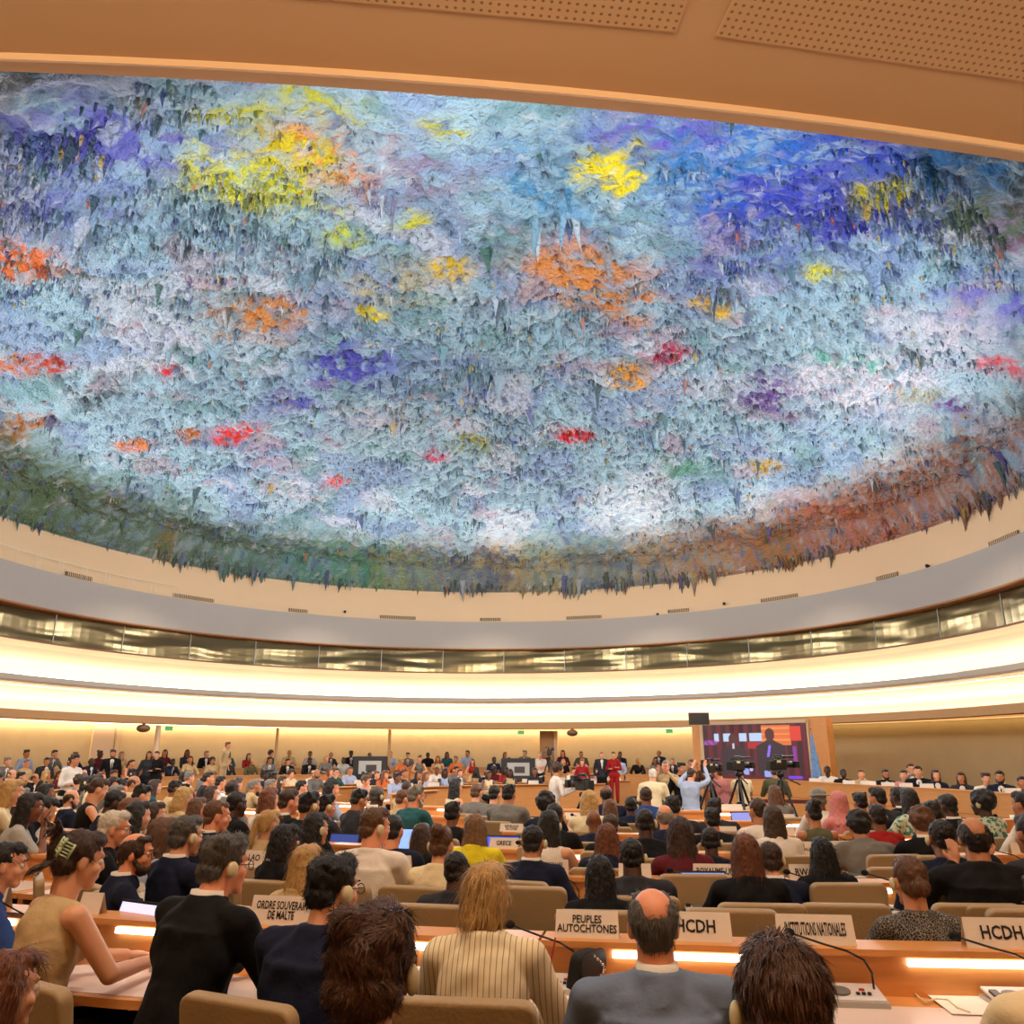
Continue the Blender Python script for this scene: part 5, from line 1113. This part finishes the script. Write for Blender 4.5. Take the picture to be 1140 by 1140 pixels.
for k in range(7): b.cap((-.01 + .012 * math.sin(k), -.03 + .02 * math.cos(k * 2), 1.45), (.04 + .11 * math.sin(k * 1.3), -.05 + .06 * math.cos(k * 1.7), .1 + .08 * (k % 3)), .012, .055)
me = remesh(b.mesh('cloth', None), .012, 3, .01, .05); me.materials.append(mat('flag_blue', S(112, 150, 200), .8)); link('cloth', me, fl)
MB().box((0, 0, 0), (.62, .1, .36), bev=.01).build('monitor', M_BLACK).location = at_y(778, 800, 26.2)
tag(bpy.data.objects['monitor'], 'black box monitor hanging from the ring above the screen', 'monitor')
MB().box((0, -.054, .0), (.56, .01, .30)).build('face', mat('dark_screen', S(38, 32, 36), .2), bpy.data.objects['monitor'])

# ------------------------------------------------------------------ press: tripods and cameras
def tripod(u, v, d, label, h=None):
    p = at_dist(u, v, d); t = empty('tripod', (p.x, p.y, 0), R(rc.uniform(0, 90))); z = h or p.z; tag(t, label, 'tripod', 'press tripods')
    MB().cone((0, 0, z - .5), (0, 0, z - .08), .022).ball((0, 0, z - .05), (.06, .06, .05)).build('column', M_BLACK, t, True)
    for k in range(3):
        a = 2.094 * k; l = MB().cone((.03 * math.cos(a), .03 * math.sin(a), z - .14), (.30 * math.cos(a), .30 * math.sin(a), z * .45), .021).cone((.30 * math.cos(a), .30 * math.sin(a), z * .47), (.52 * math.cos(a), .52 * math.sin(a), .02), .014).build('leg', M_BLACK, t)
        MB().ball((.52 * math.cos(a), .52 * math.sin(a), .03), .03).build('foot', M_BLACK, l)
    MB().tube([(0, 0, z - .06), (-.1, -.3, z - .2)], .012).build('pan_handle', M_BLACK, t)
    return p, z
def video_camera(p, z, ang, label, s=1.0):
    t = empty('video_camera', (p.x, p.y, z), -R(ang)); t.scale = (s,) * 3; tag(t, label, 'camera', 'press video cameras')
    b = MB(); b.box((0, -.02, .12), (.13, .34, .20), bev=.02); b.box((0, -.25, .11), (.12, .12, .16), bev=.01); b.build('body', M_BLACK, t)
    MB().cone((0, .15, .12), (0, .36, .12), .055, .065, 20).build('lens', M_BLACK, t, True); MB().box((0, .42, .12), (.17, .12, .13), bev=.01).build('lens_hood', M_BLACK, t)
    MB().tube([(0, -.15, .23), (0, -.12, .29), (0, .12, .29), (0, .15, .23)], .014).build('handle', M_BLACK, t)
    MB().box((-.12, .05, .22), (.10, .13, .09), bev=.01).build('viewfinder', M_BLACK, t); MB().cap((.09, .0, .27), (.09, .30, .27), .02).build('microphone', M_BLACK, t); MB().box((.07, -.08, .18), (.02, .10, .04)).build('light_panel', M_CREAM, t)
p, z = tripod(648, 868, 15.0, 'pedestal tripod of the studio camera, centre', 1.12); video_camera(p, z, -25, 'big black studio video camera beside the white polo shirt', 1.0)
p, z = tripod(790, 856, 15.4, 'black tripod nearest to the raised phone', 1.40); video_camera(p, z, 35, 'black video camera on the tripod nearest the raised phone', .9)
p, z = tripod(822, 857, 15.6, 'black tripod with straddled legs before the screen', 1.45); video_camera(p, z, 50, 'black video camera in the middle, in front of the screen', .85)
p, z = tripod(868, 856, 14.2, 'black tripod at the right in front of the screen', 1.48); video_camera(p, z, 60, 'black video camera on the right tripod before the screen', .8)
p, z = tripod(611, 847, 27.8, 'small far tripod beside the white T-shirt', 1.7); video_camera(p, z, 180, 'small far video camera by the column', 1.0)
# belt barrier behind the press
bq = [hit(u, v, .95) for u, v in ((836, 884), (852, 888), (886, 889.5), (912, 891))]
bq = [at_dist(u, v, 17.8) for u, v in ((836, 884), (868, 889), (908, 892))]
t = empty('belt_barrier', (bq[0].x, bq[0].y, 0)); tag(t, 'dark red belt barrier between the press and the podium', 'barrier')
for i, q in enumerate(bq): MB().cone((q.x - bq[0].x, q.y - bq[0].y, .0), (q.x - bq[0].x, q.y - bq[0].y, .92), .03).build('post', M_BLACK, t)
for i in range(2):
    a_, c_ = bq[i], bq[i + 1]; MB().box(((a_.x + c_.x) / 2 - bq[0].x, (a_.y + c_.y) / 2 - bq[0].y, .86), ((c_ - a_).xy.length, .01, .07), (0, 0, math.atan2(c_.y - a_.y, c_.x - a_.x))).build('belt', mat('belt_red', S(92, 30, 30), .7), t)
# two framed screens in the public area
for i, (u, v) in enumerate(((412, 855), (577, 857))):
    p = at_dist(u, v, 28.0); t = empty('display_screen', (p.x, p.y, PLZ), math.radians(rc.uniform(-3, 3))); h0 = p.z - PLZ
    tag(t, ['black framed screen on a stand in the public rows, left of centre', 'black framed screen on a stand in the public rows, near the column'][i], 'screen')
    MB().box((0, 0, h0), (1.1, .08, .72), bev=.02).build('frame', M_BLACK, t); MB().box((0, -.045, h0 + .02), (.72, .01, .40)).build('display', mat('screen_grey', S(150, 146, 140), .4, emit=S(150, 146, 140), strength=.5), t)
    MB().box((.04, -.052, h0 + .0), (.34, .01, .2)).build('picture', mat('screen_dark', S(60, 50, 50), .4), t); MB().cone((0, .02, 0), (0, .02, h0 - .3), .03).build('stand', M_BLACK, t)

# ------------------------------------------------------------------ columns, lamps and signs at the far wall
def col_at(u, r, w_, m, name, label, cat='column', rnd=False, ztop=2.71, sec=None):
    q = band_pt(u, 840, r); a = math.atan2(q.y - RC.y, q.x - RC.x); b = MB()
    if rnd: b.cone((0, 0, ztop / 2 - ztop / 2), (0, 0, ztop), w_ / 2, seg=20)
    else: b.box((0, 0, ztop / 2), (w_, .35 if r < 16.3 else .08, ztop))
    o = b.build(name, m, smooth=False); o.location = (q.x, q.y, 0); o.rotation_euler = (0, 0, a + math.pi / 2); tag(o, label, cat); return o
o = col_at(112, 16.35, .75, M_COVE, 'column', 'broad pale pillar with a door panel on the left wall')
MB().box((-.05, -.048, 1.5), (.46, .02, 1.3)).build('door_panel', mat('panel_beige', S(216, 186, 130), .6), o); MB().box((-.14, -.075, 1.75), (.18, .05, .13)).build('wall_phone', M_BLACK, o)
col_at(128, 16.35, .12, M_COVE, 'column', 'slim pale pilaster just right of the broad left pillar')
col_at(173, 13.95, .16, M_COVE, 'column', 'slim pale pole under the ring, left', rnd=True); col_at(307, 13.95, .10, M_SOFFIT, 'column', 'thin pole under the ring between left and centre', rnd=True)
col_at(433, 13.95, .12, M_SOFFIT, 'column', 'thin pole under the ring behind the left framed screen', rnd=True)
col_at(609, 15.75, .55, M_SOFFIT, 'column', 'broad brownish column behind the white T-shirt'); col_at(619, 15.75, .14, M_COVE, 'column', 'slim pale column at the right side of the broad brownish one')
for i, (u, v) in enumerate(((188, 812), (580, 817), (745, 812))):
    q = band_pt(u, v, 14.4); o = MB().box((0, 0, 0), (.26, .05, .15)).build('exit_sign', mat('sign_green', S(96, 190, 120), .5, emit=S(90, 190, 120), strength=.6)); o.location = (q.x, q.y, 2.62); o.rotation_euler = (0, 0, math.atan2(q.y - RC.y, q.x - RC.x) + math.pi / 2)
    MB().box((0, -.03, 0), (.06, .01, .10)).build('pictogram', M_PAPER, o); tag(o, 'small green exit sign ' + ['near the left pole', 'left of the broad column', 'left of the big screen'][i], 'sign', 'green exit signs')
for i, (u, v) in enumerate(((160, 808), (637, 813))):
    q = band_pt(u, v, 13.75); o = MB().ball((0, 0, 0), (.22, .22, .13)).cone((0, 0, .08), (0, 0, .22), .05).build('dome_camera', mat('dome_brown', S(120, 92, 62), .4), None, True); o.location = (q.x, q.y, 2.58); tag(o, 'brown dome camera under the ring ' + ['on the left', 'right of the broad column'][i], 'camera', 'dome cameras')
for i, (u, v) in enumerate(((405, 811), (450, 813), (553, 813), (612, 813))):
    q = band_pt(u, v, 14.6); o = MB().box((0, 0, 0), (.5 if i == 0 else .26, .14, .03)).build('soffit_light', mat('soffit_lamp', (1, 1, 1), emit=(1, .9, .7), strength=4)); o.location = (q.x, q.y, 2.795); tag(o, 'small flat light in the underside of the ring, %s from left' % ORD[i], 'lamp', 'flat lights under the ring')

# ------------------------------------------------------------------ what stands on the desks
def on_row(u, v, k, dr=-.07, z=.925):
    p = hit(u, v, z); a = math.degrees(math.atan2(p.y - CN.y, p.x - CN.x)); return (*polar(CN, ROWR[k] + dr, a), a)
for u, v, k, txt, lab, w_, h_ in [
    (653, 1046, 0, 'PEUPLES\nAUTOCHTONES', 'white nameplate reading PEUPLES AUTOCHTONES', .285, .11), (776, 1050, 0, 'HCDH', 'white nameplate reading HCDH right of the bald head', .31, .115),
    (911, 1053, 0, 'INSTITUTIONS NATIONALES', 'white nameplate reading INSTITUTIONS NATIONALES', .33, .115), (1128, 1060, 0, 'HCDH', 'white nameplate reading HCDH at the right edge', .31, .115),
    (314, 1029, 0, 'ORDRE SOUVERAIN\nDE MALTE', 'white nameplate reading ORDRE SOUVERAIN DE MALTE', .33, .125), (0, 1006, 0, '', 'white nameplate cut off by the left edge', .31, .13), (106, 1016, 0, '', 'small white card behind the clip-haired person', .14, .10),
    (289, 960, 1, 'RDP LAO', 'white nameplate reading RDP LAO', .30, .10), (438, 968, 1, 'REPUBLIQUE\nCENTRAFRICAINE', 'white nameplate reading REPUBLIQUE CENTRAFRICAINE', .30, .10),
    (609, 974, 1, 'REPUBLIQUE POPULAIRE\nDEMOCRATIQUE DE COREE', 'white nameplate reading REPUBLIQUE POPULAIRE DEMOCRATIQUE DE COREE', .30, .10), (799, 980, 1, 'ROYAUME-UNI', 'white nameplate reading ROYAUME-UNI', .30, .09),
    (911, 983, 1, 'RWANDA', 'white nameplate reading RWANDA', .30, .095), (1098, 986, 1, 'SAINT-VINCENT-ET-\nLES-GRENADINES', 'white nameplate reading SAINT-VINCENT-ET-LES-GRENADINES', .30, .11),
    (892, 951, 2, 'GUINEE\nEQUATORIALE', 'white nameplate reading GUINEE EQUATORIALE', .28, .09), (947, 952, 2, 'GUYANA', 'white nameplate reading GUYANA', .26, .085), (977, 952, 2, 'HAITI', 'white nameplate reading HAITI', .26, .085), (1130, 948, 2, '', 'white nameplate at the right edge beyond the broad black suit', .26, .085),
    (560, 945, 2, 'GRECE', 'white nameplate reading GRECE', .26, .085), (722, 950, 2, '', 'white nameplate half hidden behind the head with earpiece', .26, .085), (707, 976, 1, '', 'white nameplate low behind the dark-suited shoulder', .22, .085),
    (557, 930, 3, 'REPUBLIQUE\nDE COREE', 'white nameplate reading REPUBLIQUE DE COREE', .26, .08), (640, 931, 3, '', 'small white nameplate left of the bald navy suit', .26, .08), (808, 930, 3, '', 'small white nameplate left of the auburn bob', .26, .08), (872, 930, 3, '', 'small white nameplate beside the lettered T-shirt', .26, .08),
    (640, 912, 4, '', 'small white nameplate before the cream jacket', .28, .08), (728, 914, 4, '', 'small white nameplate beside the balding blue suit', .28, .08), (873, 914, 4, '', 'small white nameplate beyond the bright laptop', .28, .08),
    (813, 902, 5, '', 'small white nameplate below the pale blue shirt', .32, .09), (388, 913, 3, '', 'small white nameplate by the grey suit, left block', .26, .09), (443, 950, 2, '', 'white nameplate behind the navy shirt', .28, .085), (52, 934, 2, '', 'white card at the end of the left desk', .16, .12), (257, 930, 3, '', 'small white card before the brown-haired profile', .18, .09)]:
    x, y, a = on_row(u, v, k); plate(x, y, .925, heading(CN, x, y), txt, lab, w_, h_)
for i, (cen, r, a, z) in enumerate([(CF, r_, a_ + j_, .925) for r_, a_ in ((8.0, 97), (8.0, 128), (9.7, 94), (9.7, 128), (11.4, 92), (11.4, 128)) for j_ in (2, 8, 15)]):
    x, y = polar(cen, r - .06, a); plate(x, y, z, math.degrees(math.atan2(x, y)), '', 'small white nameplate facing us on a far desk, %s of eighteen' % ORD[i], .3, .1, group='far nameplates')
nm = 0
for k, pts_ in ((0, ((250, 1062), (452, 1080), (622, 1092), (938, 1106), (1112, 1104), (60, 1050))), (1, ((300, 985), (432, 990), (560, 1000), (632, 1003), (905, 1008), (990, 1010), (1106, 1010), (780, 1006)))):
    for i, (u, v) in enumerate(pts_):
        p = hit(u, v, .75); a = math.degrees(math.atan2(p.y - CN.y, p.x - CN.x)); x, y = polar(CN, ROWR[k] + .20, a)
        console(x, y, heading(CN, x, y), 'grey desk microphone console with gooseneck on the %s row, %s' % (ON[k], (['before the black suit', 'before the tousled head', 'between pinstripe blazer and handbag', 'right of the thick brown hair', 'at the right edge', 'at the left edge'] if k == 0 else ['left of ORDRE SOUVERAIN', 'by REPUBLIQUE CENTRAFRICAINE', 'left of the long plate', 'right of the long plate', 'below RWANDA', 'beside the speckled top', 'below SAINT-VINCENT', 'below ROYAUME-UNI'])[i]))
for k, spans in ((2, (256, 278)), (3, (256, 281)), (4, (255.5, 282))):
    s0, s1 = spans; r = ROWR[k] + .20; n = int(R(s1 - s0) * r / 1.15)
    for i in range(n):
        a = s0 + (s1 - s0) * (i + .5) / n + .25; x, y = polar(CN, r, a)
        if abs(x / y) > .66: continue
        console(x, y, heading(CN, x, y) , 'grey desk microphone console with gooseneck, %s from left in the %s row' % (ORD[nm], ON[k])); nm += 1
    nm = 0

def laptop(x, y, ang, label, z=.749, tilt=18, col=(120, 150, 235), s=1.0, lines=True):
    t = empty('laptop', (x, y, z), -R(ang)); t.scale = (s,) * 3; tag(t, label, 'laptop', 'open laptops')
    MB().box((0, 0, .009), (.33, .23, .016), bev=.005).build('base', mat('laptop_grey', S(90, 90, 96), .35, .6), t); MB().box((0, .03, .0185), (.28, .10, .003)).build('keyboard', M_BLACK, t)
    l = MB().box((0, .0, .115), (.33, .008, .225), bev=.003).build('lid', M_BLACK, t); l.location = (0, .115, .015); l.rotation_euler = (-R(tilt), 0, 0)
    d = MB().box((0, -.0048, .118), (.308, .001, .19)).build('display', mat('laptop_display_%d_%d_%d' % col, S(*col), .3, emit=S(*col), strength=1.0), l)
    if lines:
        b = MB()
        for k in range(7): b.box((-.03 + .004 * (k % 3), -.0056, .15 - k * .014), (.16 - .02 * (k % 2), .0006, .003))
        b.build('text_lines', mat('text_grey', S(70, 80, 110), .5), d)
p = hit(117, 1066, .75); laptop(p.x, p.y, 30, 'open laptop with a bright text page before the clip-haired person', col=(196, 206, 250))
for u, v, ang, lab, col in ((788, 1018, 2, 'open laptop with blue display under the ROYAUME-UNI plate', (110, 150, 240)), (556, 962, 10, 'laptop with deep blue display beside the yellow jacket', (60, 90, 220)), (624, 962, 12, 'laptop with light blue display behind the long two-line plate', (110, 150, 240)),
                        (372, 958, 20, 'laptop with dim blue display left of the white shirt', (50, 66, 130)), (436, 950, 15, 'slim laptop with pale display right of the white earpiece', (130, 170, 240)), (880, 925, -6, 'bright laptop with a white page before the brown-haired person', (190, 206, 246)), (834, 925, -14, 'laptop with a blue pink picture before the lettered T-shirt', (120, 130, 200))):
    p = hit(u, v, .75); laptop(p.x, p.y, ang, lab, col=col, lines=False)
# quilted handbag with a chain on the front desk
p = hit(660, 1106, .75); t = empty('handbag', (p.x, p.y, .75), R(-12)); tag(t, 'black quilted handbag with a silver chain standing on the front desk', 'handbag')
M_BAG = mat('black_leather', S(18, 16, 18), .55, spec=.3)
b = bmesh.new(); 
me = rounded_slab(.20, .16, .07, .04, M_BAG, 'body', 0); 
for v_ in me.vertices: v_.co.x *= 1 - .25 * (v_.co.z / .16); v_.co.y = .035 + (v_.co.y - .035) * (1.25 - .6 * v_.co.z / .16)
me.transform(Matrix.Rotation(R(62), 4, 'Z')); link('body', me, t)
me = rounded_slab(.185, .10, .012, .04, M_BAG, 'flap'); me.transform(Matrix.Rotation(R(62), 4, 'Z') @ Matrix.Translation((0, -.012, .065))); link('flap', me, t)
b = MB(); pts = [Vector((.02 + .035 * math.sin(q * .35), -.06 - .01 * math.cos(q * .6), .155 - .145 * min(1, q / 14))) for q in range(15)] + [Vector((.02 - .012 * q, -.075, .008)) for q in range(6)] + [Vector((-.04, .0 , .155))]
for i, q in enumerate(pts[:-1]): b.ball(q, (.008, .004, .006) if i % 2 else (.004, .008, .006), seg=6)
b.build('chain', mat('silver', S(190, 186, 180), .25, 1), t, True)
# pen in the writing hand, papers, phones, cable
p = hit(611, 1085, .85); o = MB().cone((0, 0, 0), (.03, .03, .13), .004).build('pen', mat('red_pen', S(150, 30, 34), .4)); o.location = p; tag(o, 'dark red pen held by the pinstripe blazer', 'pen')
for i, (u, v, w_, l_, lab) in enumerate(((640, 1112, .21, .297, 'sheet of paper on the front desk left of the handbag'), (478, 1118, .21, .297, 'sheet of paper between the tousled head and the pinstripe blazer'), (30, 1065, .21, .297, 'sheet of paper at the left edge desk'), (1075, 1118, .21, .297, 'sheet of paper on the desk at bottom right'), (736, 1010, .2, .28, 'sheet of paper beyond the handbag, second desk'))):
    p = hit(u, v, .752); o = MB().box((0, 0, .0015), (w_, l_, .002)).build('paper_sheet', M_PAPER); o.location = p; o.rotation_euler = (0, 0, R(rc.uniform(-25, 25))); tag(o, lab, 'paper', 'loose sheets of paper')
for i, (u, v, lab) in enumerate(((478, 1088, 'dark phone lying left of the pinstripe blazer'), (1118, 1124, 'dark phone lying beside the cream sleeve'))):
    p = hit(u, v, .752); o = MB().box((0, 0, .005), (.075, .155, .009), bev=.003).build('mobile_phone', M_BLACK); o.location = p; o.rotation_euler = (0, 0, R(-30)); MB().box((0, 0, .0102), (.066, .14, .001)).build('display', mat('phone_glass', S(30, 30, 40), .1), o); tag(o, lab, 'phone', 'phones on the desks')
pts = [hit(u, v, .756) for u, v in ((992, 1092), (1004, 1102), (1018, 1106), (1030, 1116), (1042, 1112), (1055, 1113), (1066, 1122), (1080, 1127))]
o = MB().tube(pts, .004, 6).build('earpiece_cable', M_CREAM, None, True); tag(o, 'cream cable of a spare earpiece lying on the right front desk', 'cable')
o = MB().ball((0, 0, .015), (.035, .022, .015)).build('spare_earpiece', M_CREAM, None, True); o.location = pts[0]; tag(o, 'cream spare earpiece beside the right front microphone', 'earpiece')
q = big.matrix_world if False else big.location; bang = big.rotation_euler.z; ph = big.location + big.scale.x * (Matrix.Rotation(bang, 3, 'Z') @ Vector((.16, .50, 1.20)))
o = MB().box((0, 0, 0), (.15, .009, .075), bev=.003).build('mobile_phone', M_BLACK); o.location = ph; o.rotation_euler = (0, 0, bang); tag(o, 'phone held up by the broad black-suited person', 'phone')
for i, (u, v) in enumerate(((1128, 917), (720, 985))):
    p = hit(u, v, .75); o = MB().cone((0, 0, 0), (0, 0, .12), .028, .034, 16).build('water_glass', mat('glass', (.9, .92, .92), .05, 0, spec=.6), None, True); o.location = p; tag(o, ['water glass on the desk at far right', 'water glass on the second desk'][i], 'glass', 'water glasses')
print('people', NPEOPLE[0], 'objects', len(bpy.data.objects))

bpy.data.scenes.remove(WORK)
